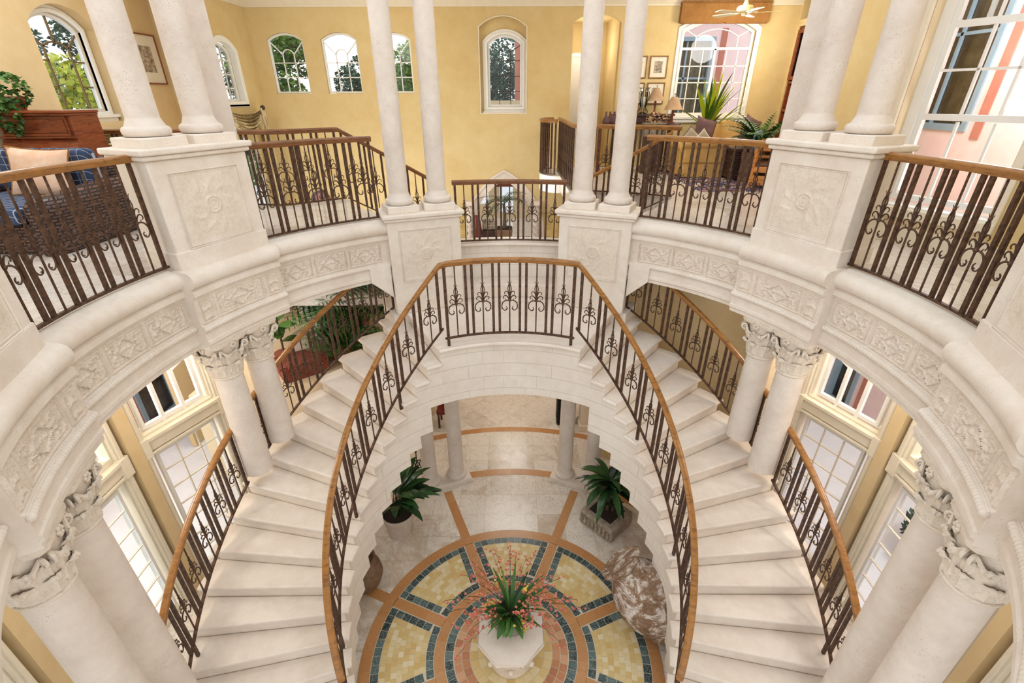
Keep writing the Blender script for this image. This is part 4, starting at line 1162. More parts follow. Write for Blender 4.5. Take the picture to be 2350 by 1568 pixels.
# outer railings, interrupted by the columns
def outer(a, b, sg, n): return [pol(sg * (a + (b - a) * i / n), 3.52, zi(a + (b - a) * i / n) - .064) for i in range(n + 1)]
for sg, s in ((-1, 'left'), (1, 'right')):
    railing('stair_railing', 'outer railing of the %s flight above the columns, in front of the %s' % (s, 'indoor garden' if sg < 0 else 'plain tan wall'), [outer(24.5, 62.2, sg, 20)], .80)
    railing('stair_railing', 'short outer railing between the two columns in the %s flight' % s, [outer(66.8, 69.8, sg, 3)], .80, pitch=.2)
    railing('stair_railing', 'outer railing of the lower %s flight beside the glazed doors' % s, [outer(74.3, 121, sg, 26)], .80, newels={0: {(4, .383)}})
M['paleglass'] = plain('pale_glazed_jar', srgb(206, 214, 212), .2, var=.08, bump=.02)
# ------------------------------------------------------------------ plants
def blade(mb, p, az, L, W, up, droop, n=7, fold=.25, tone=None, shape=1.0, mi=0):
    """one leaf: starts at p, leaves at elevation `up` and bends down by `droop`"""
    mb.cur = random.random() if tone is None else tone
    p = Vector(p); d = Vector((cos(az), sin(az), 0)); s = Vector((-sin(az), cos(az), 0)); e = up; vs = []; q = p.copy()
    for i in range(n + 1):
        t = i / n
        w = W * (sin(pi * min(1, (t * .92 + .06))) ** shape) / 2 + .001
        nrm = -d * sin(e) + Vector((0, 0, cos(e)))
        vs += [q - s * w + nrm * w * fold, q.copy(), q + s * w + nrm * w * fold]
        q = q + (d * cos(e) + Vector((0, 0, sin(e)))) * (L / n); e -= droop / n
    fs = []
    for i in range(n):
        a = 3 * i; fs += [(a, a + 1, a + 4, a + 3), (a + 1, a + 2, a + 5, a + 4)]
    mb.add(vs, fs, mi); return q
def frond(mb, p, az, L, up, droop, nl=14, ll=.22, lw=.02, tone=None):
    """pinnate frond: a midrib with narrow leaflets"""
    p = Vector(p); d = Vector((cos(az), sin(az), 0)); s = Vector((-sin(az), cos(az), 0)); e = up; q = p.copy(); P = []
    for i in range(nl + 1):
        P.append((q.copy(), e)); q = q + (d * cos(e) + Vector((0, 0, sin(e)))) * (L / nl); e -= droop / nl
    mb.cur = .4; mb.tube([a for a, _ in P], [.006 * (1 - .7 * i / nl) for i in range(nl + 1)], 4)
    for i in range(2, nl + 1):
        c, e = P[i]; k = sin(pi * (i / nl * .85 + .12))
        for sg in (-1, 1):
            blade(mb, c, az + sg * 1.05, ll * k, lw, e * .6 + .15, .7, 3, .15, tone)
def scatter_leaves(mb, c, rad, n, size, seed=0, flat=1.0, bias=None):
    rnd = random.Random(seed)
    for _ in range(n):
        while True:
            v = Vector((rnd.uniform(-1, 1), rnd.uniform(-1, 1), rnd.uniform(-1, 1)))
            if .25 < v.length < 1: break
        r = .55 + .45 * rnd.random()
        p = Vector(c) + Vector((v.x * rad[0], v.y * rad[1], v.z * rad[2])).lerp(Vector((v.normalized().x * rad[0], v.normalized().y * rad[1], v.normalized().z * rad[2])), .5)
        a = Vector((rnd.uniform(-1, 1), rnd.uniform(-1, 1), rnd.uniform(-.6, .6))).normalized(); b = a.orthogonal(); b.rotate(Matrix.Rotation(rnd.uniform(0, 6.28), 3, a))
        s = size * rnd.uniform(.6, 1.3); b = b * s * .45; a = a * s
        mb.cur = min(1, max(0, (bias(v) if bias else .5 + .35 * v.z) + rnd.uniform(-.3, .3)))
        mb.add([p - a * .5, p + b * .5, p + a * .5, p - b * .5], [(0, 1, 2, 3)])
def pot(t, prof, mat, name='pot', n=36, **k):
    mb = MB(); mb.lathe(prof, n, c=t.location, **k); return mb.build(name, M[mat], t)
def soil(t, r, z):
    mb = MB(); mb.lathe([(0.0, z + .015), (r * .6, z + .012), (r, z)], 24, c=t.location, cap=False); return mb.build('soil', M['soil'], t)

# clay pot with broad leaves, lower floor left
t = thing('potted_plant', 'broad dark-leaved plant in a pale round clay pot on the lower floor left', 'plant', (-1.86, 1.95, ZF))
pot(t, [(.19, 0), (.20, .02), (.245, .36), (.25, .38), (.27, .385), (.28, .40), (.28, .46), (.268, .47), (.25, .465), (.245, .42), (.2, .41)], 'clay'); soil(t, .245, .425)
mb = MB()
for k in range(34):
    a = random.uniform(0, 6.28); p = Vector(t.location) + Vector((.06 * cos(a), .06 * sin(a), .43)); up = random.uniform(.95, 1.4); L = random.uniform(.6, .95)
    a = random.uniform(-.9, 1.9) if k % 4 else a; mb.cur = .2; q = p + Vector((cos(a) * cos(up), sin(a) * cos(up), sin(up))) * L * .45; mb.tube([p, q], .007, 4)
    blade(mb, q, a, L * .62, random.uniform(.11, .17), up * .75, 1.2, 7, .2)
mb.build('foliage', M['leafdark'], t)
# carved trough with cane plant, lower floor right
t = thing('potted_plant', 'dark strap-leaved cane plant in the square carved stone trough', 'plant', (1.62, 2.11, ZF), R_(-47))
rz = R_(-47)
mb = MB(); mb.box((1.62, 2.11, ZF + .15), (.66, .62, .30), rz); tr = mb.build('carved_trough', M['rough_stone'], t, bevel=.05, seg=3)
mb = MB(); m3 = Matrix.Rotation(rz, 3, 'Z')
for sx in range(8):
    for face in range(4):
        u = -.27 + .54 * sx / 7; d = .325 if face % 2 == 0 else .305
        v = Matrix.Rotation(face * pi / 2, 3, 'Z') @ Vector((u, -d, 0)); v = m3 @ v
        mb.sphere((1.62 + v.x, 2.11 + v.y, ZF + .13), .045, 8, 6, sc=(.7, .7, 1.5)); mb.sphere((1.62 + v.x, 2.11 + v.y, ZF + .215), .026, 8, 6)
mb.build('carved_figures', M['rough_stone'], t)
mb = MB(); mb.box((1.62, 2.11, ZF + .305), (.44, .40, .02), rz); mb.build('soil', M['soil'], t)
mb = MB(); mb.tube([(1.62, 2.11, ZF + .3), (1.63, 2.12, ZF + .6), (1.62, 2.12, ZF + .92)], [.028, .022, .018], 8); mb.tube([(1.70, 2.08, ZF + .3), (1.72, 2.08, ZF + .46)], .014, 6); mb.build('stem', M['bark'], t)
mb = MB()
for k in range(44):
    blade(mb, (1.62, 2.12, ZF + .72 + .22 * random.random()), k * 2.4 + random.random() * .4, random.uniform(.48, .66), random.uniform(.09, .12), random.uniform(.05, 1.3), random.uniform(1.2, 2.0), 8, .2)
for k in range(9): blade(mb, (1.71, 2.08, ZF + .45), k * .7, .2, .06, .8, 1.2, 5, .2)
mb.build('foliage', M['leafdark'], t)

# amphora lying against the right flight
t = thing('large_clay_jar', 'big limewashed clay jar lying tilted at the foot of the right flight', 'jar', (1.80, .36, ZF + .47))
ax = Vector((-.60, .42, .66)).normalized()
rot = ax.to_track_quat('Z', 'Y').to_matrix().to_4x4(); MT = Matrix.Translation((1.86, .36, ZF + .52)) @ rot
mb = MB(); mb.lathe([(.02, -.70), (.10, -.69), (.18, -.60), (.31, -.38), (.41, -.12), (.435, .06), (.41, .24), (.34, .38), (.27, .47), (.245, .52), (.25, .55), (.285, .585), (.305, .60), (.305, .63), (.28, .64), (.25, .632)], 48)
b2 = MB().merge(mb, MT); b2.build('jar_body', M['jar'], t, smooth=60)
mb = MB(); mb.lathe([(0, .30), (.24, .36), (.214, .5), (.229, .598), (.262, .632)], 40, cap=False); MB().merge(mb, MT).build('jar_inside_shade', M['leather'], t)  # dark brown colour puts the shade of the mouth onto the inner surface
# second jar, only its rim shows at the left
t = thing('clay_jar', 'brown clay jar at the left flight, mostly hidden by the steps', 'jar', (-2.16, .95, ZF))
mb = MB(); mb.lathe([(.12, 0), (.22, .12), (.27, .28), (.25, .42), (.17, .52), (.15, .56), (.19, .60), (.2, .62), (.17, .62), (.13, .56)], 32, c=(-2.16, .95, ZF)); mb.build('jar_body', M['brownpot'], t)

# octagonal stone pedestal, bowl and orchids
t = thing('octagonal_stone_stand', 'octagonal carved stone stand at the centre of the medallion', 'stand', (0, -.06, ZF))
oc = lambda r: [(r * cos(pi / 8 + k * pi / 4), -.06 + r * sin(pi / 8 + k * pi / 4)) for k in range(8)]
mb = MB(); mb.prism(oc(.44), ZF + .52, ZF + .58); mb.prism(oc(.42), ZF + .49, ZF + .52); mb.build('stand_top', M['stone'], t, bevel=.008)
mb = MB(); mb.lathe([(.27, 0), (.285, .04), (.30, .10), (.33, .30), (.37, .44), (.385, .49)], 40, c=(0, -.06, ZF)); mb.build('carved_drum', M['relief'], t)
mb = MB()
for k in range(8):
    a0 = k * pi / 4
    P = [(lambda a, z: (.003 + (.31 + .12 * (z - .1)) * cos(a), -.06 + (.31 + .12 * (z - .1)) * sin(a), ZF + z))(a0 + (i - 6) * .06, .30 + .10 * sin(i * pi / 12) if True else 0) for i in range(13)]
    mb.tube(P, .012, 5)
    mb.sphere((.355 * cos(a0), -.06 + .355 * sin(a0), ZF + .30), .04, 8, 6)
mb.build('carved_swags', M['relief'], t)
t = thing('orchid_arrangement', 'coral and yellow orchids with strap leaves in a grey stone bowl on the octagonal stand', 'plant', (0.0, .02, ZF + .58))
pot(t, [(.10, 0), (.17, .03), (.235, .11), (.25, .18), (.235, .235), (.215, .25), (.20, .235), (.19, .2)], 'greypot', 'stone_bowl'); soil(t, .2, .2)
mb = MB(); L0 = Vector(t.location)
for k in range(30):
    a = random.uniform(0, 6.28)
    blade(mb, L0 + Vector((.05 * cos(a), .05 * sin(a), .2)), a, random.uniform(.34, .62) * (.75 if sin(a) < -.2 else 1), random.uniform(.03, .05), random.uniform(.85, 1.5) if sin(a) < -.2 else random.uniform(.35, 1.5), random.uniform(.7, 1.5), 8, .3, random.uniform(0, .8))
for k in range(9):
    a = random.uniform(0, 6.28) if k > 4 else pi + .2 + k * .45
    blade(mb, L0 + Vector((.1 * cos(a), .1 * sin(a), .22)), a, random.uniform(.22, .30), .09, .5, 1.4, 7, .2, random.uniform(.3, 1))
mb.build('foliage', M['leaf'], t)
def spray(n, mat, name, size, spread, nf, heights):
    mb = MB(); st = MB()
    for k in range(n):
        a = -1.0 + 5.2 * k / n - .05 + random.uniform(-.2, .2); up = random.uniform(*heights); L = random.uniform(.45, .75) * spread
        P = []; q = L0 + Vector((.05 * cos(a), .05 * sin(a), .22)); e = up
        for i in range(9):
            P.append(q.copy()); q = q + Vector((cos(a) * cos(e), sin(a) * cos(e), sin(e))) * L / 8; e -= .15
        st.tube(P, .003, 4)
        for j in range(nf):
            c = P[3 + int(j * 6 / nf)] + Vector((random.gauss(0, .03), random.gauss(0, .03), random.gauss(0, .025)))
            for m in range(5):
                blade(mb, c, m * 1.256 + random.random(), size, size * .7, .5, .8, 2, .2)
    mb.build(name, M[mat], t); st.build('flower_stem', M['leaf'], t)
spray(34, 'petal', 'coral_blossom', .021, 1.2, 12, (.5, 1.4))
for (dx, dy, dz) in ((.22, .16, .40), (-.13, .26, .42), (.13, -.18, .24), (-.26, .06, .30)):
    mb = MB()
    for j in range(38):
        c = L0 + Vector((dx + random.gauss(0, .032), dy + random.gauss(0, .028), dz + random.gauss(0, .03)))
        for m in range(5): blade(mb, c, m * 1.256 + random.random(), .021, .018, .5, .8, 2, .2)
    mb.build('yellow_blossom', M['petaly'], t)

# ------------------------------------------------------------------ upper right sitting room
def cushion(mb, w, h, d, n=10):
    """soft square pillow in the local xz plane with pulled corners"""
    for side in (-1, 1):
        vs = []
        for i in range(n + 1):
            for j in range(n + 1):
                u, v = 2 * i / n - 1, 2 * j / n - 1
                k = (1 - u ** 4) * (1 - v ** 4); px = 1 - .10 * (1 - v * v) ; pz = 1 - .10 * (1 - u * u)
                vs.append((u * w / 2 * px if abs(u) > .01 else 0, side * d / 2 * max(0, k) ** .5, v * h / 2 * pz))
        fs = [(i * (n + 1) + j, (i + 1) * (n + 1) + j, (i + 1) * (n + 1) + j + 1, i * (n + 1) + j + 1) for i in range(n) for j in range(n)]
        mb.add(vs, fs if side < 0 else [tuple(reversed(f)) for f in fs])
    return mb
def pillow(name, label, loc, rot, w, h, d, mat, piping=None):
    mb = cushion(MB(), w, h, d); me = mb.mesh(name, M[mat], smooth=80)
    o = bpy.data.objects.new(name, me); COL.objects.link(o); o.location = loc; o.rotation_euler = rot
    tag(o, label, 'pillow')
    if piping:
        pb = MB(); n = 10; P = []
        for u, v in [(2 * i / n - 1, -1) for i in range(n)] + [(1, 2 * i / n - 1) for i in range(n)] + [(1 - 2 * i / n, 1) for i in range(n)] + [(-1, 1 - 2 * i / n) for i in range(n)]:
            P.append((u * w / 2 * (1 - .10 * (1 - v * v)), 0, v * h / 2 * (1 - .10 * (1 - u * u))))
        pb.tube(P, .009, 5, closed=True); po = pb.build('piping', M[piping], None, local=True); po.parent = o
    return o
t = thing('armchair', 'gold upholstered armchair seen from behind, on the patterned rug edge', 'armchair', (3.88, 6.75, 0))
mb = MB(); prof = []
for i in range(17):
    a = R_(-40 + 260 * i / 16); prof.append((.10 * cos(a), .62 + .10 * sin(a)))
mb.prism([(x, y) for x, y in [(3.48, 6.42), (4.28, 6.42), (4.28, 6.56), (3.48, 6.56)]], .04, .64)
mb.build('backrest', M['gold_fabric'], t, bevel=.03, seg=3)
mb = MB(); mb.tube([(3.44, 6.46, .66), (4.32, 6.46, .66)], .10, 14); mb.build('rolled_top', M['gold_fabric'], t, smooth=60)
mb = MB(); mb.box((3.88, 6.90, .25), (.80, .68, .42)); mb.build('seat', M['gold_fabric'], t, bevel=.04, seg=3)
for x in (3.50, 4.26):
    mb = MB(); mb.box((x, 6.92, .30), (.13, .72, .52)); mb.tube([(x, 6.52, .56), (x, 7.28, .56)], .09, 12); mb.build('arm', M['gold_fabric'], t, bevel=.02)
mb = MB(); mb.box((3.88, 6.415, .30), (.80, .012, .012)); mb.build('welt_seam', M['gilt'], t)
pillow('pillow', 'large mauve velvet pillow standing on the armchair', (4.02, 7.0, .84), (R_(-10), R_(14), R_(14)), .50, .52, .18, 'mauve')
pillow('pillow', 'small grey piped pillow peeking over the left of the armchair', (3.66, 6.72, .74), (R_(-10), R_(40), 0), .32, .32, .10, 'greyfab', 'mauve')
pillow('pillow', 'small grey piped pillow peeking over the middle of the armchair', (3.90, 6.70, .70), (R_(-10), R_(46), 0), .30, .30, .10, 'greyfab', 'mat_board')
t = thing('camelback_sofa', 'gold camelback sofa below the gridded window', 'sofa', (4.75, 7.5, 0))
cam = [(3.82, .05), (5.75, .05), (5.75, .62)] + [(5.75 - 1.93 * i / 24, .66 + .36 * max(0, sin(pi * min(1, max(0, (i - 3) / 18)))) ** 1.3) for i in range(25)]
SP = Plane((0, 7.62, 0), 0); mb = wall(SP, cam, [], .14); mb.build('backrest', M['gold_fabric'], t, bevel=.035, seg=3)
mb = MB(); mb.box((4.78, 7.25, .28), (1.85, .72, .4)); mb.build('seat', M['gold_fabric'], t, bevel=.05, seg=3)
for x in (3.82, 5.75):
    mb = MB(); mb.box((x, 7.3, .3), (.16, .78, .52)); mb.tube([(x, 6.9, .58), (x, 7.66, .58)], .10, 12); mb.build('arm', M['gold_fabric'], t, bevel=.02)
pillow('pillow', 'tall mauve pillow leaning at the right end of the camelback sofa', (5.05, 7.22, .84), (R_(-14), R_(24), R_(10)), .42, .56, .16, 'mauve')
t = thing('striped_dracaena', 'lime and green striped strap-leaf plant behind the sofa', 'plant', (4.42, 7.98, 0))
pot(t, [(.13, 0), (.16, .3), (.19, .62), (.19, .66), (.17, .66), (.16, .6)], 'brownpot'); soil(t, .165, .62)
mb = MB()
for k in range(72):
    a = random.uniform(pi, 2 * pi) if k % 2 else random.uniform(0, pi); p = Vector((4.42 + .05 * cos(a), 7.96 + .04 * sin(a), .64 + random.random() * .25)); L = random.uniform(.75, 1.25)
    if sin(a) > 0: L *= .35
    blade(mb, p, a, L, .066, random.uniform(.6, 1.5), random.uniform(.1, .7), 8, .3, random.choice((.1, .3, .9, 1.0, .95)))
mb.build('foliage', M['leafstripe'], t)
t = thing('fern_leaf_plant', 'glossy green leafy plant in front of the right pedestal top', 'plant', (4.60, 5.9, 0))
pot(t, [(.14, 0), (.17, .3), (.2, .5), (.21, .55), (.18, .55)], 'brownpot'); soil(t, .18, .5)
mb = MB()
for k in range(22):
    a = random.uniform(0, 6.28); frond(mb, (4.70, 5.9, .55), a, random.uniform(.7, 1.05), random.uniform(.7, 1.4), random.uniform(.6, 1.4), 14, .17, .06)
mb.build('foliage', M['leaf'], t)
t = thing('swan_ornament', 'small silver swan-neck ornament beside the leafy plant', 'ornament', (4.55, 5.75, .0))
mb = MB(); mb.lathe([(.09, 0), (.09, .03), (.03, .06), (.02, .5), (.10, .56), (.10, .6), (0, .6)], 16, c=(4.55, 5.75, 0)); mb.build('stand', M['darkwood'], t)
mb = MB(); mb.tube(crv([(4.50, 5.75, .6), (4.47, 5.75, .75), (4.52, 5.75, .9), (4.60, 5.75, .9), (4.62, 5.75, .82)], 5), .018, 7); mb.sphere((4.55, 5.75, .64), .06, 10, 6, sc=(1.3, .8, .8)); mb.build('swan', M['bluegrey'], t)
# console table, lamps, hurricane lantern, planter
t = thing('console_table', 'dark carved console table under the framed prints', 'table', (2.95, 8.0, 0))
mb = MB(); mb.box((2.95, 8.02, 1.12), (1.35, .40, .04)); mb.build('table_top', M['darkwood'], t, bevel=.006)
mb = MB(); mb.box((2.95, 8.02, 1.02), (1.25, .34, .16)); mb.build('apron', M['darkwood'], t)
for x in (2.65, 3.25):
    mb = MB(); mb.box((x, 7.845, 1.02), (.5, .02, .10)); d = mb.build('drawer', M['darkwood'], t, bevel=.008)
    mb = MB(); mb.sphere((x, 7.82, 1.02), .018); mb.build('drawer_knob', M['gilt'], d)
for x in (2.36, 3.54):
    for y in (7.88, 8.16):
        mb = MB(); mb.lathe([(.03, 0), (.035, .03), (.02, .08), (.03, .4), (.02, .7), (.032, .94)], 12, c=(x, y, 0)); mb.build('leg', M['darkwood'], t)
def table_lamp(x, y, z, label):
    t = thing('table_lamp', label, 'lamp', (x, y, z), 0, 'fluted shade lamps')
    mb = MB(); mb.lathe([(.07, 0), (.07, .02), (.03, .04), (.022, .08), (.026, .2), (.018, .30), (.01, .32)], 14, c=(x, y, z)); mb.build('lamp_base', M['mahogany'], t)
    mb = MB(); n = 40; prof = [(.19, .26), (.06, .50)]; mb.lathe(prof, 40, c=(x, y, z), cap=False); mb.build('lamp_shade', M['shade'], t)
    mb = MB(); mb.tube([(x, y, z + .3), (x, y, z + .54)], .006, 6); mb.sphere((x, y, z + .55), .014); mb.build('finial', M['gilt'], t)
table_lamp(3.20, 7.98, 1.14, 'left of the two fluted-shade table lamps, on the console')
table_lamp(3.42, 7.35, .98, 'right of the two fluted-shade table lamps, nearer the window')
t = thing('side_table', 'small round side table carrying the right fluted-shade lamp', 'table', (3.42, 7.35, 0))
mb = MB(); mb.lathe([(.2, .95), (.21, .965), (.2, .98)], 24, c=(3.42, 7.35, 0)); mb.build('table_top', M['darkwood'], t); mb = MB(); mb.lathe([(.14, 0), (.14, .03), (.03, .08), (.03, .95)], 14, c=(3.42, 7.35, 0)); mb.build('stem', M['darkwood'], t)
t = thing('hurricane_lantern', 'wrought iron hurricane lantern with a candle on the console', 'lantern', (2.93, 7.95, 1.14))
mb = MB()
for k in range(6):
    a = k * pi / 3; mb.tube(crv([(2.93 + r * cos(a), 7.95 + r * sin(a), 1.14 + z) for r, z in ((.03, .04), (.09, .0), (.11, .06), (.06, .13), (.09, .26), (.11, .40), (.08, .48), (.12, .52))], 3), .007, 5)
mb.build('scroll_frame', M['black'], t)
mb = MB(); mb.lathe([(.05, .14), (.075, .22), (.08, .34), (.06, .44), (.08, .50)], 20, c=(2.93, 7.95, 1.14), cap=False); mb.build('glass_chimney', M['glass'], t)
mb = MB(); mb.lathe([(.035, .12), (.035, .34), (.0, .345)], 14, c=(2.93, 7.95, 1.14)); mb.build('candle', M['candle'], t)
t = thing('dried_flower_planter', 'grey carved planter box of dried flowers before the console', 'planter', (3.02, 7.2, 0))
mb = MB(); mb.box((3.02, 7.2, .86), (.42, .22, .24)); mb.box((3.02, 7.2, .985), (.45, .25, .03)); mb.build('planter_box', M['greypot'], t, bevel=.01)
mb = MB(); mb.box((3.02, 7.2, .37), (.36, .2, .74)); mb.build('plinth', M['darkwood'], t)
mb = MB(); scatter_leaves(mb, (3.08, 7.2, 1.08), (.26, .12, .12), 120, .07, 3); mb.build('dried_flowers', M['shade'], t); bpy.data.objects[-1] if False else None
# framed prints
def framed(name, label, pl, a0, a1, z0, z1, mat, fm, group=None, mat_w=.07):
    t = thing(name, label, 'picture', pl.p((a0 + a1) / 2, (z0 + z1) / 2, .02), 0, group)
    mb = MB(); strip2d(mb, pl, [(a0, z0), (a1, z0), (a1, z1), (a0, z1)], .022, 0, .03, True, .011); mb.build('frame', M[fm], t, bevel=.003)
    mb = MB(); mb.add([pl.p(a0, z0, .012), pl.p(a1, z0, .012), pl.p(a1, z1, .012), pl.p(a0, z1, .012)], [(0, 1, 2, 3)]); mb.build('mat_board', M['mat_board'], t, smooth=0)
    mb = MB(); w = (a1 - a0) * .27; h = (z1 - z0) * .24
    mb.add([pl.p(a0 + w, z0 + h, .015), pl.p(a1 - w, z0 + h, .015), pl.p(a1 - w, z1 - h, .015), pl.p(a0 + w, z1 - h, .015)], [(0, 1, 2, 3)]); mb.build('etching', M[mat], t, smooth=0)
    return t
G4 = 'four framed etchings in a square'
framed('framed_print', 'upper right of four small framed etchings beside the window', WB, 3.06, 3.45, 1.84, 2.27, 'etching', 'gilt', G4)
framed('framed_print', 'upper left of four small framed etchings, partly behind the column', WB, 2.62, 3.00, 1.84, 2.27, 'etching', 'gilt', G4)
framed('framed_print', 'lower right of four small framed etchings beside the window', WB, 3.06, 3.45, 1.33, 1.76, 'etching', 'gilt', G4)
framed('framed_print', 'lower left of four small framed etchings, partly behind the column', WB, 2.62, 3.00, 1.33, 1.76, 'etching', 'gilt', G4)
framed('framed_print', 'large framed sepia print on the tan wall between the left columns', LW, 6.02, 6.72, 1.72, 2.52, 'print', 'mahogany')
# vases on the railing ledge
for i, (x, y) in enumerate(((2.0, 7.2), (2.09, 7.25), (2.17, 7.2))):
    t = thing('bottle_vase', ('left', 'middle', 'right')[i] + ' of three mauve bottle vases on the ledge behind the column', 'vase', (x, y, .96), 0, 'mauve bottle vases')
    mb = MB(); mb.lathe([(.04, 0), (.07, .04), (.075, .08), (.05, .14), (.02, .18), (.018, .23), (.028, .25)], 18, c=(x, y, .96)); mb.build('vase_body', M['mauve'], t)
mb = MB(); mb.box((2.08, 7.22, .93), (.46, .3, .05)); t = thing('vase_ledge_table', 'narrow wooden stand carrying the three mauve vases', 'table', (2.08, 7.22, 0)); mb.build('table_top', M['mahogany'], t, bevel=.005)
for x in (1.9, 2.26):
    for y in (7.1, 7.34): mb = MB(); mb.beam((x, y, 0), (x, y, .91), .03, .03) if False else mb.box((x, y, .455), (.03, .03, .91)); mb.build('leg', M['mahogany'], t)
# valance over the window
t = thing('window_valance', 'brown box pleated valance over the gridded window', 'valance', (4.48, 8.2, 3.0))
VPn = Plane((0, 8.16, 0), 0)
for a, b in ((3.58, 4.46), (4.5, 5.38)):
    mb = MB(); mb.box(((a + b) / 2, 8.17, 3.03), (b - a, .05, .40)); mb.build('pleat_panel', M['brownfab'], t, bevel=.008)
mb = MB(); mb.box((4.48, 8.2, 3.03), (1.84, .12, .36)); mb.box((4.48, 8.215, 3.2), (1.86, .15, .04)); mb.build('valance_board', M['brownfab'], t)
# ceiling fan
t = thing('ceiling_fan', 'ivory five-bladed ceiling fan in front of the valance', 'fan', (3.98, 6.0, 2.75))
mb = MB(); mb.lathe([(.012, .0), (.012, .5), (.06, .52), (.06, .57)], 12, c=(3.98, 6.0, 2.80)); mb.lathe([(.05, .06), (.025, .14), (.015, .16)], 14, c=(3.98, 6, 2.78)); mb.build('down_rod', M['ivory'], t)
mb = MB(); mb.lathe([(.0, -.06), (.04, -.06), (.05, -.03), (.11, -.02), (.135, 0), (.135, .05), (.11, .075), (.05, .085), (0, .085)], 28, c=(3.98, 6, 2.76)); mb.build('motor_housing', M['ivory'], t)
for k in range(5):
    a = R_(-88 + 72 * k); d = Vector((cos(a), sin(a), 0)); s = Vector((-sin(a), cos(a), 0))
    mb = MB(); c = Vector((3.98, 6, 2.735)); vs = []
    for q, w in ((.16, .05), (.3, .065), (.5, .075), (.56, .06)):
        for z in (0, .008): vs += [c + d * q - s * w + Vector((0, 0, z - w * .12)), c + d * q + s * w + Vector((0, 0, z + w * .12))]
    fs = [(0, 1, 3, 2), (12, 14, 15, 13)]
    for i in range(3):
        b = 4 * i; fs += [(b, b + 4, b + 5, b + 1), (b + 2, b + 3, b + 7, b + 6), (b, b + 2, b + 6, b + 4), (b + 1, b + 5, b + 7, b + 3)]
    mb.add(vs, fs); bl = mb.build('blade', M['ivory'], t, smooth=0)
    mb = MB(); mb.tube([c + d * .1 + Vector((0, 0, .01)), c + d * .2 + Vector((0, 0, .004))], .014, 6); mb.build('blade_arm', M['ivory'], bl)
# built-in cabinet in the right wall niche
t = thing('display_cabinet', 'tall dark wooden cabinet with glazed doors in the right wall', 'cabinet', (6.3, 7.86, .3))
mb = MB(); mb.box((6.42, 7.86, 1.54), (.04, .7, 2.46)); 
for y in (7.53, 8.19): mb.box((6.27, y, 1.54), (.3, .04, 2.46))
for z in (.33, 1.2, 1.75, 2.74): mb.box((6.27, 7.86, z), (.3, .68, .05))
mb.build('carcass', M['mahogany'], t, bevel=.005)
mb = MB(); strip2d(mb, Plane((6.12, 0, 0), 90), [(-8.19, 1.8), (-7.53, 1.8), (-7.53, 2.72), (-8.19, 2.72)], .07, 0, .03, True, .03); mb.build('door', M['mahogany'], t)
mb = MB(); mb.add([(6.15, 7.56, 1.8), (6.15, 8.16, 1.8), (6.15, 8.16, 2.7), (6.15, 7.56, 2.7)], [(0, 1, 2, 3)]); mb.build('door_glass', M['glass'], t, smooth=0)
mb = MB()
for k in range(11): mb.tube([(6.3, 7.6 + .055 * k, 1.82), (6.3, 7.6 + .055 * k, 2.68)], .022, 6)
mb.build('pleated_lining', M['silk'], t)
# rug, trunk, wooden chair
mb = MB(); mb.box((4.25, 5.75, .012), (1.8, 1.7, .012)); tag(mb.build('area_rug', M['rug']), 'blue and red patterned rug beyond the right gallery railing', 'rug')
t = thing('woven_coffee_table', 'dark woven chest-like coffee table behind the railing beside the armchair', 'table', (4.75, 6.25, 0))
mb = MB(); mb.box((4.78, 6.3, .30), (.95, .62, .50)); mb.build('woven_body', M['wicker'], t, bevel=.01); mb = MB(); mb.box((4.78, 6.3, .57), (1.0, .68, .05)); mb.build('table_top', M['darkwood'], t, bevel=.008)
for x in (4.36, 5.2):
    for y in (6.04, 6.56): mb = MB(); mb.box((x, y, .03), (.06, .06, .06)); mb.build('foot', M['darkwood'], t)
t = thing('wooden_armchair', 'golden pine armchair with a grey seat beside the right pedestal', 'chair', (4.65, 5.3, 0), R_(-30))
mt = base_of(t)
def lp_(x, y, z): return mt @ Vector((x, y, z))
mb = MB(); mb.box(lp_(0, 0, .33), (.5, .48, .10), R_(-30)); mb.build('seat', M['pine'], t, bevel=.01)
mb = MB(); mb.box(lp_(0, 0, .40), (.46, .44, .07), R_(-30)); mb.build('seat_cushion', M['leather'], t, bevel=.03, seg=3)
for x in (-.24, .24):
    for y in (-.22, .22):
        mb = MB(); mb.tube([lp_(x * 1.08, y * 1.08, 0), lp_(x, y, .3), lp_(x, y, .6 if y < 0 else .62)], .026, 8); mb.build('leg', M['pine'], t)
    mb = MB(); mb.tube(crv([lp_(x, -.25, .60), lp_(x * 1.08, 0, .63), lp_(x, .24, .62)], 4), .030, 8); mb.build('armrest', M['pine'], t)
mb = MB(); mb.box(lp_(0, .25, .70), (.46, .05, .22), R_(-30)); mb.box(lp_(0, .25, .50), (.46, .03, .05), R_(-30)); mb.build('backrest', M['pine'], t, bevel=.02, seg=3)
mb = MB(); mb.box(lp_(0, -.24, .15), (.48, .03, .16), R_(-30)); mb.build('front_rail', M['pine'], t, bevel=.008)

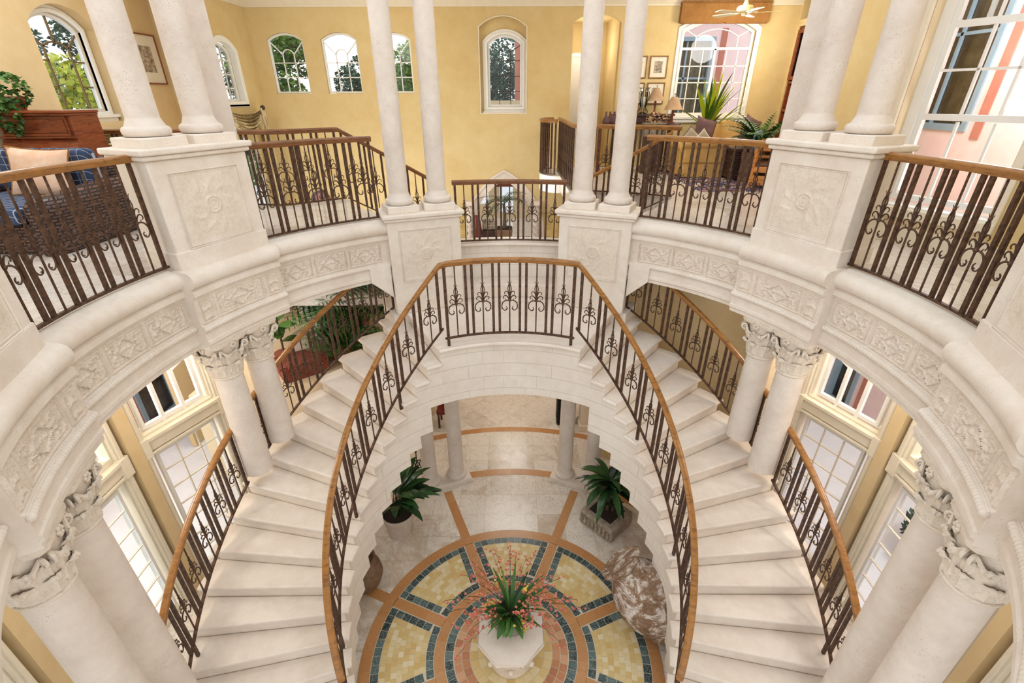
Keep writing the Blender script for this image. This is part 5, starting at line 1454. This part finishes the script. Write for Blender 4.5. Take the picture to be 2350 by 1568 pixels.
# ------------------------------------------------------------------ upper left room
t = thing('cabinet_desk', 'reddish brown panelled cabinet against the tan wall at the left edge', 'cabinet', (-6.05, 3.0, 0))
x0, x1, yf = -6.56, -5.57, 3.0
mb = MB(); mb.box(((x0 + x1) / 2, yf + .22, .36), (x1 - x0 + .04, .56, .72)); mb.box(((x0 + x1) / 2, yf + .25, 1.03), (x1 - x0 - .04, .46, .62)); mb.build('carcass', M['mahogany'], t, bevel=.006)
mb = MB(); mb.box(((x0 + x1) / 2, yf + .2, 1.345), (x1 - x0 + .03, .56, .03)); mb.box(((x0 + x1) / 2, yf + .21, 1.315), (x1 - x0, .53, .03)); mb.build('cornice', M['mahogany'], t, bevel=.008)
CP = Plane((0, yf + .02, 0), 0)
mb = MB(); strip2d(mb, CP, [(x0 + .06, 1.08), (x1 - .08, 1.08), (x1 - .08, 1.28), (x0 + .06, 1.28)], .025, 0, .025, True); wall(Plane((0, yf + .005, 0), 0), [(x0 + .09, 1.1), (x1 - .11, 1.1), (x1 - .11, 1.26), (x0 + .09, 1.26)], [], .01, mb); mb.build('door', M['mahogany'], t)
mb = MB(); mb.sweep([(0, 0), (.03, 0), (.03, .02), (0, .02)], [(x0, yf + .0, 1.04), (x1, yf, 1.04)]); mb.add([(x0, yf + .02, 1.03), (x1 - .02, yf + .02, 1.03), (x1 + .01, yf - .16, .76), (x0, yf - .16, .76), (x0, yf + .06, 1.03), (x1 - .02, yf + .06, 1.03), (x1 + .01, yf + .06, .76), (x0, yf + .06, .76)], [(3, 2, 1, 0), (4, 5, 6, 7), (0, 1, 5, 4), (1, 2, 6, 5), (2, 3, 7, 6), (3, 0, 4, 7)]); mb.build('sloping_lid', M['mahogany'], t)
for x in (x0 + .3, x1 - .28):
    mb = MB(); mb.box((x, yf - .07, .64), (.42, .03, .13)); d = mb.build('drawer', M['mahogany'], t, bevel=.008); mb = MB(); mb.sphere((x, yf - .10, .64), .02); mb.build('drawer_knob', M['darkwood'], d)
t = thing('trailing_ivy_plant', 'green trailing plant in a brown pot on top of the cabinet', 'plant', (-6.28, 3.1, 1.36))
pot(t, [(.09, 0), (.11, .12), (.13, .16), (.11, .16)], 'terracotta'); soil(t, .1, .14)
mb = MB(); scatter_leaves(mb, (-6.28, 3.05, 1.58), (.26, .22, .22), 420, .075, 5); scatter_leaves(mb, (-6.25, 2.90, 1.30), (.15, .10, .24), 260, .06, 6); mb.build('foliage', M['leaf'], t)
# wicker armchair
t = thing('wicker_armchair', 'dark woven wicker armchair with plaid cushion behind the left railing', 'armchair', (-5.3, 1.9, 0))
def arm(mb, x, y0, y1):
    vs = []; ns = 22; prof = [(-.15, .02), (-.16, .18), (-.15, .38), (-.17, .47), (-.15, .55), (-.08, .60), (.03, .61), (.12, .58), (.17, .50), (.17, .43), (.14, .36), (.15, .18), (.14, .02)]; k = len(prof)
    for i in range(ns + 1):
        q = i / ns; e = min(1, math.sqrt(max(.02, 1 - (1 - min(1, q * 5)) ** 2))); e2 = min(1, math.sqrt(max(.02, 1 - (1 - min(1, (1 - q) * 6)) ** 2))); w = min(e, e2)
        for px, pz in prof: vs.append((x + px * w, y0 + (y1 - y0) * q, pz * (.94 + .16 * q) * (1 if pz < .1 else (.9 + .1 * w))))
    mb.add(vs, [(i * k + j, (i + 1) * k + j, (i + 1) * k + (j + 1) % k, i * k + (j + 1) % k) for i in range(ns) for j in range(k)] + [tuple(range(k)), tuple(reversed([ns * k + j for j in range(k)]))])
for x in (-4.88, -6.3):
    mb = MB(); arm(mb, x, 1.22, 2.72); mb.build('woven_arm', M['wicker'], t, smooth=60)
mb = MB(); mb.box((-5.6, 2.62, .44), (1.3, .22, .84)); mb.build('woven_back', M['wicker'], t, bevel=.06, seg=3)
mb = MB(); mb.box((-5.6, 1.95, .17), (1.3, 1.3, .30)); mb.build('seat_base', M['wicker'], t, bevel=.03)
mb = MB(); mb.box((-5.6, 1.88, .41), (1.08, 1.26, .18)); mb.build('seat_cushion', M['plaid'], t, bevel=.06, seg=4)
mb = MB(); mb.box((-5.30, 2.42, .74), (.62, .20, .46), R_(-4)); mb.build('back_cushion', M['plaid'], t, bevel=.06, seg=4)
mb = MB(); mb.box((-5.94, 2.42, .74), (.62, .20, .46), R_(4)); mb.build('back_cushion', M['plaid'], t, bevel=.06, seg=4)
pillow('pillow', 'peach paisley pillow on the wicker armchair', (-5.42, 2.12, .74), (R_(-16), R_(4), R_(6)), .66, .54, .18, 'peach', 'brownfab')
# light switch
t = thing('light_switch', 'ivory wall switch on the tan wall between the left columns', 'switch', LW.p(6.22, 1.02, .01))
mb = MB(); c = LW.p(6.22, 1.02, .006); mb.box(c, (.012, .09, .14)); mb.build('switch_plate', M['ivory'], t, bevel=.004); mb = MB(); mb.box(c + Vector((.008, 0, 0)), (.01, .035, .07)); mb.build('rocker', M['white'], t)
# swag curtains
def swag(label, pl, a0, a1, ztop, drop, tail, d=.12, side=1):
    t = thing('swag_curtain', label, 'curtain', pl.p((a0 + a1) / 2, ztop, d)); mb = MB(); n = 26; m = 26
    vs = []
    for j in range(m + 1):
        v = j / m
        for i in range(n + 1):
            u = i / n; sag = 4 * u * (1 - u)
            z = ztop - .04 - v * .16 - (drop * (.25 + .75 * v)) * sag + .02 * sin(v * 40)
            dd = d + .07 * sin(v * 38 + sin(u * 3) * 1.2) * (.4 + .6 * sag) + .08 * sag * v
            vs.append(pl.p(a0 + (a1 - a0) * u, z, dd))
    mb.add(vs, [(j * (n + 1) + i, j * (n + 1) + i + 1, (j + 1) * (n + 1) + i + 1, (j + 1) * (n + 1) + i) for j in range(m) for i in range(n)]); mb.build('swag', M['silk'], t, smooth=80)
    for aa in ((a1,) if side == 1 else (a0, a1)):
        mb = MB(); vs = []; n2 = 24; m2 = 12
        for j in range(m2 + 1):
            v = j / m2
            for i in range(n2 + 1):
                u = i / n2; w = .30 * (.5 + .5 * v)
                vs.append(pl.p(aa + (u - .5) * w, ztop - v * tail, d + .05 + .05 * sin(u * 26) * (.5 + .5 * v)))
        mb.add(vs, [(j * (n2 + 1) + i, j * (n2 + 1) + i + 1, (j + 1) * (n2 + 1) + i + 1, (j + 1) * (n2 + 1) + i) for j in range(m2) for i in range(n2)]); mb.build('curtain_tail', M['silk'], t, smooth=80)
        mb = MB(); mb.sphere(pl.p(aa, ztop, d + .06), .05, 10, 8); mb.build('rosette', M['darkwood'], t)
swag('gold silk swag curtain at the corner of the yellow wall', L2, 6.35, 7.74, 1.30, .28, 2.1, .16)
swag('gold silk swag curtain under the left leaded window', LW, 3.75, 5.5, 1.10, .16, 2.0, .12, 2)

# ------------------------------------------------------------------ entry hall pieces
t = thing('potted_palm', 'palm in a square brown pot in the entry beyond the low railing', 'plant', (-.14, 7.55, -1.72))
mb = MB(); mb.box((-.14, 7.55, -1.50), (.34, .34, .44), 0, taper=1.12); mb.build('pot', M['brownpot'], t, bevel=.02); mb = MB(); mb.box((-.14, 7.55, -1.27), (.33, .33, .01)); mb.build('soil', M['soil'], t)
mb = MB(); mb.tube([(-.14, 7.55, -1.3), (-.13, 7.55, -1.0), (-.15, 7.55, -.72)], [.05, .035, .03], 8); mb.build('trunk', M['bark'], t)
mb = MB()
for k in range(13): frond(mb, (-.15, 7.55, -.74), k * 2.4, random.uniform(.5, .75), random.uniform(.4, 1.4), random.uniform(1.4, 2.2), 14, .2, .02, .3)
mb.build('foliage', M['leafdark'], t)
for x, y, lab in ((.62, 8.0, 'right'), (-.98, 8.0, 'left')):
    t = thing('twisted_column', 'carved twisted stone column standing %s of the entry opening' % lab, 'column', (x, y, -1.72))
    mb = MB(); vs = []; n = 16; m = 60
    for j in range(m + 1):
        z = -1.62 + .80 * j / m
        for i in range(n):
            a = 2 * pi * i / n; r = .075 + .022 * sin(2 * a + j * .55); vs.append((x + r * cos(a), y + r * sin(a), z))
    mb.add(vs, [(j * n + i, j * n + (i + 1) % n, (j + 1) * n + (i + 1) % n, (j + 1) * n + i) for j in range(m) for i in range(n)]); mb.build('twisted_shaft', M['column'], t, smooth=60)
    mb = MB(); mb.box((x, y, -1.67), (.24, .24, .10)); mb.build('column_base', M['stone'], t, bevel=.01); mb = MB(); mb.box((x, y, -.78), (.24, .24, .10)); mb.build('column_capital', M['stone'], t, bevel=.01)
t = thing('tall_red_vase', 'tall dark red vase left of the entry opening', 'vase', (-.80, 7.75, -1.72)); mb = MB(); mb.lathe([(.08, 0), (.1, .1), (.11, .35), (.08, .58), (.05, .66), (.06, .70)], 20, c=(-.80, 7.75, -1.72)); mb.build('vase_body', M['redpot'], t)
t = thing('entry_bench', 'dark bench with a patterned cushion in the entry left of the palm', 'bench', (-.52, 8.05, -1.72)); mb = MB(); mb.box((-.52, 8.0, -1.54), (.36, .3, .24)); mb.build('bench_box', M['darkwood'], t, bevel=.01); mb = MB(); mb.box((-.52, 8.02, -1.3), (.34, .22, .24)); mb.build('cushion', M['etching'], t, bevel=.04, seg=3)

# ------------------------------------------------------------------ lower level pieces
t = thing('black_carved_cabinet', 'black carved cabinet edge behind the right plain column on the lower floor', 'cabinet', (1.2, 5.0, ZF))
mb = MB(); mb.box((1.22, 5.0, ZF + .6), (.40, .35, 1.2)); mb.build('carcass', M['black'], t, bevel=.01)
mb = MB()
for k in range(16): mb.sphere((1.03, 4.82, ZF + .08 + .07 * k), .035, 8, 6)
mb.build('beaded_edge', M['black'], t)
t = thing('fire_grate_stand', 'low black iron lattice stand beside the left plain column', 'stand', (-1.95, 3.4, ZF))
mb = MB(); A = Vector((-2.25, 3.30, ZF)); B = Vector((-1.62, 3.50, ZF)); up = Vector((0, 0, 1))
for z in (.03, .22): mb.tube([A + up * z, B + up * z], .012, 5)
for k in range(9):
    p, q = A.lerp(B, k / 9), A.lerp(B, (k + 1) / 9); mb.tube([p + up * .03, q + up * .22], .009, 5); mb.tube([p + up * .22, q + up * .03], .009, 5)
for k in (0, .33, .66, 1):
    p = A.lerp(B, k); mb.tube([p, p + up * .62], .010, 5); mb.lathe([(.010, .46), (.028, .54), (.002, .66)], 8, c=p); mb.sphere(p + up * .44, .022, 8, 6)
mb.build('lattice', M['black'], t)
t = thing('red_patterned_chair', 'red upholstered chair corner behind the left plain columns', 'chair', (-1.35, 4.9, ZF)); mb = MB(); mb.box((-1.42, 4.9, ZF + .42), (.4, .4, .10)); mb.build('seat', M['redpot'], t, bevel=.02); mb = MB(); mb.box((-1.42, 5.09, ZF + .75), (.4, .05, .6)); mb.build('backrest', M['redpot'], t, bevel=.02)
for x in (-1.58, -1.26):
    for y in (4.74, 5.06): mb = MB(); mb.box((x, y, ZF + .19), (.04, .04, .38)); mb.build('leg', M['darkwood'], t)

mb = MB(); mb.box((1.66, 4.75, ZF + 1.2), (.3, .3, 2.4)); mb.box((1.66, 4.75, ZF + .08), (.36, .36, .16)); struct(mb, 'wall_pier', M['cream'], bevel=.01)
# indoor garden behind the left flight
GZ = -3.1
gd = MB(); gd.prism([(-5.6, 3.2), (-3.0, 3.75), (-2.2, 4.3), (-1.6, 5.6), (-1.6, 7.6), (-5.5, 7.6)], ZF, GZ); struct(gd, 'floor', M['beige'], smooth=0)
t = thing('carved_terracotta_planter', 'red terracotta planter carved with scrolls behind the left flight', 'planter', (-3.9, 4.0, GZ))
mb = MB(); mb.box((-3.9, 4.0, GZ + .14), (.8, .5, .28), R_(38)); mb.build('carved_wall', M['scrolls'], t, bevel=.01); mb = MB(); mb.box((-3.9, 4.0, GZ + .30), (.85, .54, .05), R_(35)); mb.build('rim', M['scrolls'], t, bevel=.01)
def boulder(x, y, z, r, sc, lab, mat='clay', name='stone_urn'):
    mb = MB(); mb.sphere((x, y, z + r * sc[2]), r, 20, 12, sc=sc); tag(mb.build(name, M[mat], smooth=80), lab, 'ornament')
boulder(-4.05, 4.5, GZ, .24, (1.1, .8, 1.3), 'rounded pale stone at the base of the indoor garden nearest the stair pier', name='garden_stone')
boulder(-3.75, 4.75, GZ, .30, (1.0, .9, 1.2), 'large rounded pale stone among the palms behind the left flight', name='garden_stone')
t = thing('glass_garden_jar', 'large pale glass jar on a stone among the palms', 'jar', (-3.95, 5.1, GZ)); mb = MB(); mb.lathe([(.16, .62), (.28, .78), (.33, .98), (.28, 1.16), (.18, 1.24), (.22, 1.3)], 28, c=(-3.95, 5.1, GZ)); mb.build('jar_body', M['paleglass'], t); mb = MB(); mb.lathe([(.25, 0), (.22, .3), (.2, .62)], 24, c=(-3.95, 5.1, GZ)); mb.build('stone_base', M['clay'], t)
for i, (x, y, s, lab, kind) in enumerate(((-3.0, 4.95, 1.45, 'tall fan of green palm fronds at the top of the left flight', 'palm'), (-3.3, 5.7, 1.8, 'large palm at the back of the indoor garden', 'palm'), (-2.5, 5.5, 1.7, 'palm beside the landing at the back of the indoor garden', 'palm'), (-3.35, 4.55, .7, 'low spiky palm in front of the garden stones', 'low'))):
    t = thing('garden_palm', lab, 'plant', (x, y, GZ)); pot(t, [(.16, 0), (.22, .26), (.24, .30), (.21, .30)], 'terracotta'); soil(t, .2, .27)
    mb = MB(); mb.tube([(x, y, GZ + .25), (x + .03, y, GZ + .5 * s)], [.05, .04], 7); mb.build('stem', M['bark'], t); mb = MB()
    for k in range(34 if kind == 'palm' else 22):
        frond(mb, (x, y, GZ + .45 * s), k * 2.4 + random.random(), random.uniform(.7, 1.15) * s, random.uniform(.5, 1.5), random.uniform(.6, 1.5), 16, .40 * s, .034)
    mb.build('foliage', M['leaf'], t)
t = thing('fiddle_leaf_plant', 'plant with big round bright green leaves beside the stair pier', 'plant', (-4.35, 4.3, GZ)); pot(t, [(.13, 0), (.17, .22), (.18, .26), (.15, .26)], 'terracotta'); soil(t, .15, .22)
mb = MB(); mb.tube([(-4.35, 4.3, GZ + .2), (-4.32, 4.28, GZ + 1.0)], .02, 6); mb.build('stem', M['bark'], t); mb = MB()
for k in range(8): blade(mb, (-4.33, 4.28, GZ + .5 + .07 * k), k * 2.4, .38, .28, .5, .9, 8, .12, random.uniform(.3, .9), .7)
mb.build('foliage', M['leaf'], t)
t = thing('trailing_green_plant', 'bushy small-leaved green plant at the stair edge of the indoor garden', 'plant', (-2.75, 4.45, GZ)); pot(t, [(.13, 0), (.17, .22), (.18, .26), (.15, .26)], 'terracotta'); soil(t, .15, .22)
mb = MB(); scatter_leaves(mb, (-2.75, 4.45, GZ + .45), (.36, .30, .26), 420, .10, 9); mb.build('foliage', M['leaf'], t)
# ------------------------------------------------------------------ outside
def tree(name, label, x, y, z, h, rad, mat, n, size, seed, group=None, trunk=True, cat='tree', blobs=9):
    t = thing(name, label, cat, (x, y, z), 0, group); rnd = random.Random(seed); mb = MB()
    for k in range(blobs):
        a = rnd.uniform(0, 6.28); q = rnd.random() ** .5 * .75
        c = (x + rad[0] * q * cos(a), y + rad[1] * q * sin(a), z + h + rad[2] * rnd.uniform(-.7, .75))
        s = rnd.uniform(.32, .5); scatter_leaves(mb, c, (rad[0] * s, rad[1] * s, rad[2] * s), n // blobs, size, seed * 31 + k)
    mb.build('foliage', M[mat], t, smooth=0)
    if trunk:
        mb = MB(); mb.tube([(x, y, z), (x + .1, y, z + h * .5), (x, y, z + h)], [.16, .12, .07], 8)
        for k in range(5):
            a = k * 1.3; mb.tube([(x, y, z + h * (.55 + .05 * k)), (x + rad[0] * .5 * cos(a), y + rad[1] * .5 * sin(a), z + h + rad[2] * .2)], [.06, .02], 6)
        mb.build('trunk', M['bark'], t)
GT = 'trees beyond the yellow wall windows'
tree('garden_tree', 'light green tree outside the leftmost arched window', -7.9, 14.6, ZF, 7.0, (1.6, 1.6, 2.0), 'tree', 6500, .15, 1, GT)
tree('garden_tree', 'dark green tree outside the middle arched window', -5.3, 18.0, ZF, 6.4, (1.6, 1.6, 1.9), 'treedark', 6500, .15, 2, GT)
tree('garden_tree', 'dark green tree outside the window beside the stone column', -3.0, 14.6, ZF, 6.5, (1.3, 1.6, 1.9), 'tree', 6500, .15, 3, GT)
tree('garden_tree', 'leafy tree outside the tall narrow leaded window', -.7, 16.2, ZF, 6.3, (1.5, 1.5, 2.2), 'treedark', 6500, .14, 4, GT)
tree('garden_tree', 'blue green tree outside the corner window of the left wall', -9.9, 17.8, ZF, 6.8, (1.8, 1.8, 2.4), 'treedark', 6500, .17, 5, GT)
tree('sunlit_shrub', 'yellow green shrub outside the left leaded window', -10.6, 9.4, ZF, 5.6, (2.3, 2.3, 1.9), 'treeyellow', 6500, .18, 6, None, True, 'shrub', 14)
tree('garden_tree', 'dark tree behind the yellow green shrub at the left window', -15.5, 16.6, ZF, 8.0, (3.4, 2.6, 1.8), 'treedark', 6500, .17, 7)
tree('lower_garden_shrub', 'green shrub outside the lower left glazed doors', -8.3, 2.2, ZF, 2.6, (.8, .8, .8), 'tree', 1200, .14, 8, None, True, 'shrub', 7)
g = MB(); g.prism([(-40, -40), (40, -40), (40, 60), (-40, 60)], ZF - .35, ZF - .012); struct(g, 'ground', M['patio'], smooth=0)
g = MB(); g.prism([(-12, 10.7), (2.5, 10.7), (2.5, 17), (-12, 17)], ZF - .2, -1.78); struct(g, 'ground', M['patio'], smooth=0)
g = MB(); g.prism([(-30, 17), (2.2, 17), (2.2, 50), (-30, 50)], ZF - .2, -1.7); struct(g, 'ground', leafmat('lawn', srgb(110, 140, 70), srgb(70, 100, 50), .9), smooth=0)
# neighbouring pink wings
def pink_wing(name, label, pl, outer, opens, th=.4):
    t = thing(name, label, 'building', pl.p(0, ZF))
    mb = wall(pl, outer, [[(a, z0), (b, z0), (b, z1), (a, z1)] for a, b, z0, z1 in opens], th); mb.build('stucco_wall', M['pink'], t, smooth=0)
    for a, b, z0, z1 in opens:
        mb = MB(); strip2d(mb, pl, [(a, z0), (b, z0), (b, z1), (a, z1)], .10, -.14, .03, True, .05); c = (a + b) / 2
        strip2d(mb, pl, [(c, z0), (c, z1)], .05, -.12, -.06); strip2d(mb, pl, [(a, z0 + (z1 - z0) * .62), (b, z0 + (z1 - z0) * .62)], .05, -.12, -.06)
        f = mb.build('window_frame', M['bluegrey'], t)
        mb = MB(); mb.add([pl.p(a, z0, -.1), pl.p(b, z0, -.1), pl.p(b, z1, -.1), pl.p(a, z1, -.1)], [(0, 1, 2, 3)]); mb.build('pane', M['glass'], f, smooth=0)
        mb = MB(); n = 24; vs = []
        for i in range(n + 1):
            for z in (z0, z1): vs.append(pl.p(a + (b - a) * i / n, z, -.3 + .03 * sin(i * 2.2)))
        mb.add(vs, [(2 * i, 2 * i + 2, 2 * i + 3, 2 * i + 1) for i in range(n)]); mb.build('curtain', M['greyfab'], f, smooth=60)
        mb = MB(); strip2d(mb, pl, [(a - .22, z0 - .1), (a - .22, z1 + .2)], .16, 0, .02); strip2d(mb, pl, [(b + .22, z0 - .1), (b + .22, z1 + .2)], .16, 0, .02); mb.build('painted_surround', M['rose'], t)
    return t
PW = Plane((0, 11.9, 0), 0)
t = pink_wing('pink_building_wing', 'pale pink stuccoed wing outside the gridded window', PW, [(.14, ZF), (9.5, ZF), (9.5, 3.6), (.14, 3.6)], [(4.25, 5.75, .3, 2.95)])
mb = MB()
for k in range(40): mb.tube([(.4 + .23 * k, 11.7, 3.62), (.4 + .23 * k, 13.5, 4.4)], .13, 8)
mb.build('tiled_roof', M['rooftile'], t)
mb = MB(); mb.box((.26, 11.86, -.7), (.24, .12, 8.6)); mb.build('corner_pilaster', M['rose'], t)
PE = Plane((7.6, 0, 0), 90)
t = pink_wing('pink_courtyard_wing', 'pink stuccoed wing outside the tall sash window', PE, [(-9, ZF), (6, ZF), (6, 4.6), (-9, 4.6)], [(-6.7, -4.95, .95, 3.3), (-5.9, -5.1, ZF + .05, -2.0), (-1.6, -.7, ZF + .05, -2.2)])
mb = MB()
for k in range(30): mb.tube([(7.5, -9 + .5 * k, 4.6), (9.2, -9 + .5 * k, 5.4)], .2, 8)
mb.build('tiled_roof', M['rooftile'], t)
PL_ = Plane((-7.8, 0, 0), -90)
t = pink_wing('rose_courtyard_wing', 'brownish pink wall outside the lower left windows', PL_, [(1.2, ZF), (9, ZF), (9, -.6), (1.2, -.6)], [(4.5, 5.6, ZF + .05, -2.2)])
for o in list(t.children):
    if o.name.startswith('stucco_wall'): o.data.materials[0] = M['rose']
t = thing('green_bush', 'dark green clipped bush outside the lower right doors', 'shrub', (6.6, 1.2, ZF)); mb = MB(); scatter_leaves(mb, (6.6, 1.2, ZF + .6), (.6, .6, .65), 900, .13, 12); mb.build('foliage', M['treedark'], t, smooth=0)

# ------------------------------------------------------------------ light
w = bpy.data.worlds.new('World'); SC.world = w; w.use_nodes = True
nt = w.node_tree; bg = nt.nodes['Background']
tc = nt.nodes.new('ShaderNodeTexCoord'); sp = nt.nodes.new('ShaderNodeSeparateXYZ'); nt.links.new(tc.outputs['Generated'], sp.inputs[0])
rp = nt.nodes.new('ShaderNodeValToRGB'); e = rp.color_ramp.elements
e[0].position = 0.0; e[0].color = (1.0, .99, .97, 1); e[1].position = .6; e[1].color = (.90, .95, 1.0, 1)
nt.links.new(sp.outputs[2], rp.inputs[0]); nt.links.new(rp.outputs[0], bg.inputs[0]); bg.inputs[1].default_value = 1.25
def lamp(loc, e, size, col=(1, .97, .93), name='fill_light'):  # added point lamps that brighten the scene; no real fixtures
    l = bpy.data.lights.new(name, 'POINT'); l.energy = e; l.shadow_soft_size = size; l.color = col
    o = bpy.data.objects.new(name, l); COL.objects.link(o); o.location = loc
    return o
lamp((4.7, 7.0, 2.5), 60, .3); lamp((-5.2, 2.4, 3.2), 50, .3); lamp((-2.5, 6.2, 2.6), 26, .4); lamp((0, 4.4, -2.45), 40, .6); lamp((0, 6.9, -2.3), 36, .5); lamp((-3.9, -.4, -.75), 45, .3); lamp((3.9, -.4, -.75), 45, .3); lamp((-4.0, 1.9, -.6), 30, .3); lamp((4.0, 1.9, -.6), 30, .3)
lamp((-3.9, 4.6, -1.7), 60, .3); lamp((0, 6.4, -.2), 22, .3); lamp((-2.6, 6.6, -1.0), 40, .4); lamp((1.8, 9.1, 2.5), 12, .1); lamp((3.3, 5.8, 2.9), 40, .3); lamp((6.6, 3.6, 2.4), 130, .4, (1, 1, 1), 'outdoor_fill_light'); lamp((-6.2, .3, -1.2), 160, .4, (1, 1, 1), 'outdoor_fill_light'); lamp((6.2, .3, -.6), 160, .4, (1, 1, 1), 'outdoor_fill_light'); lamp((-6.0, 4.2, -1.4), 60, .3, (1, 1, 1), 'outdoor_fill_light')  # more added fill; the outdoor ones brighten the patio and pink walls

# ------------------------------------------------------------------ camera
cam = bpy.data.cameras.new('camera'); co = bpy.data.objects.new('camera', cam); COL.objects.link(co)
cam.sensor_fit = 'HORIZONTAL'; cam.sensor_width = 36; cam.lens = 36 * 1079.8 / 2350
cam.clip_start = .05; cam.clip_end = 200
th, ro = .4806, -.0038
fwd = Vector((0, cos(th), -sin(th))); up = Vector((0, sin(th), cos(th))); rt = Vector((1, 0, 0))
# small roll
r2 = rt * cos(ro) - up * sin(ro) if False else rt * cos(-ro) + up * sin(-ro) * -1
u2 = up * cos(ro) + rt * sin(ro) * -1
m = Matrix((( rt.x, up.x, -fwd.x), (rt.y, up.y, -fwd.y), (rt.z, up.z, -fwd.z)))
m = m @ Matrix.Rotation(-ro, 3, 'Z').to_3x3() if False else m @ Matrix.Rotation(ro, 3, 'Z')
co.matrix_world = Matrix.Translation((.028, -3.619, 1.5)) @ m.to_4x4()
SC.camera = co
vs_ = SC.view_settings; vs_.view_transform = 'Standard'; vs_.look = 'None'; vs_.gamma = 1; vs_.use_curve_mapping = False; vs_.exposure = .33
SC.cycles.max_bounces = 7; SC.cycles.diffuse_bounces = 3; SC.cycles.glossy_bounces = 3; SC.cycles.transparent_max_bounces = 12; SC.cycles.caustics_reflective = False; SC.cycles.caustics_refractive = False
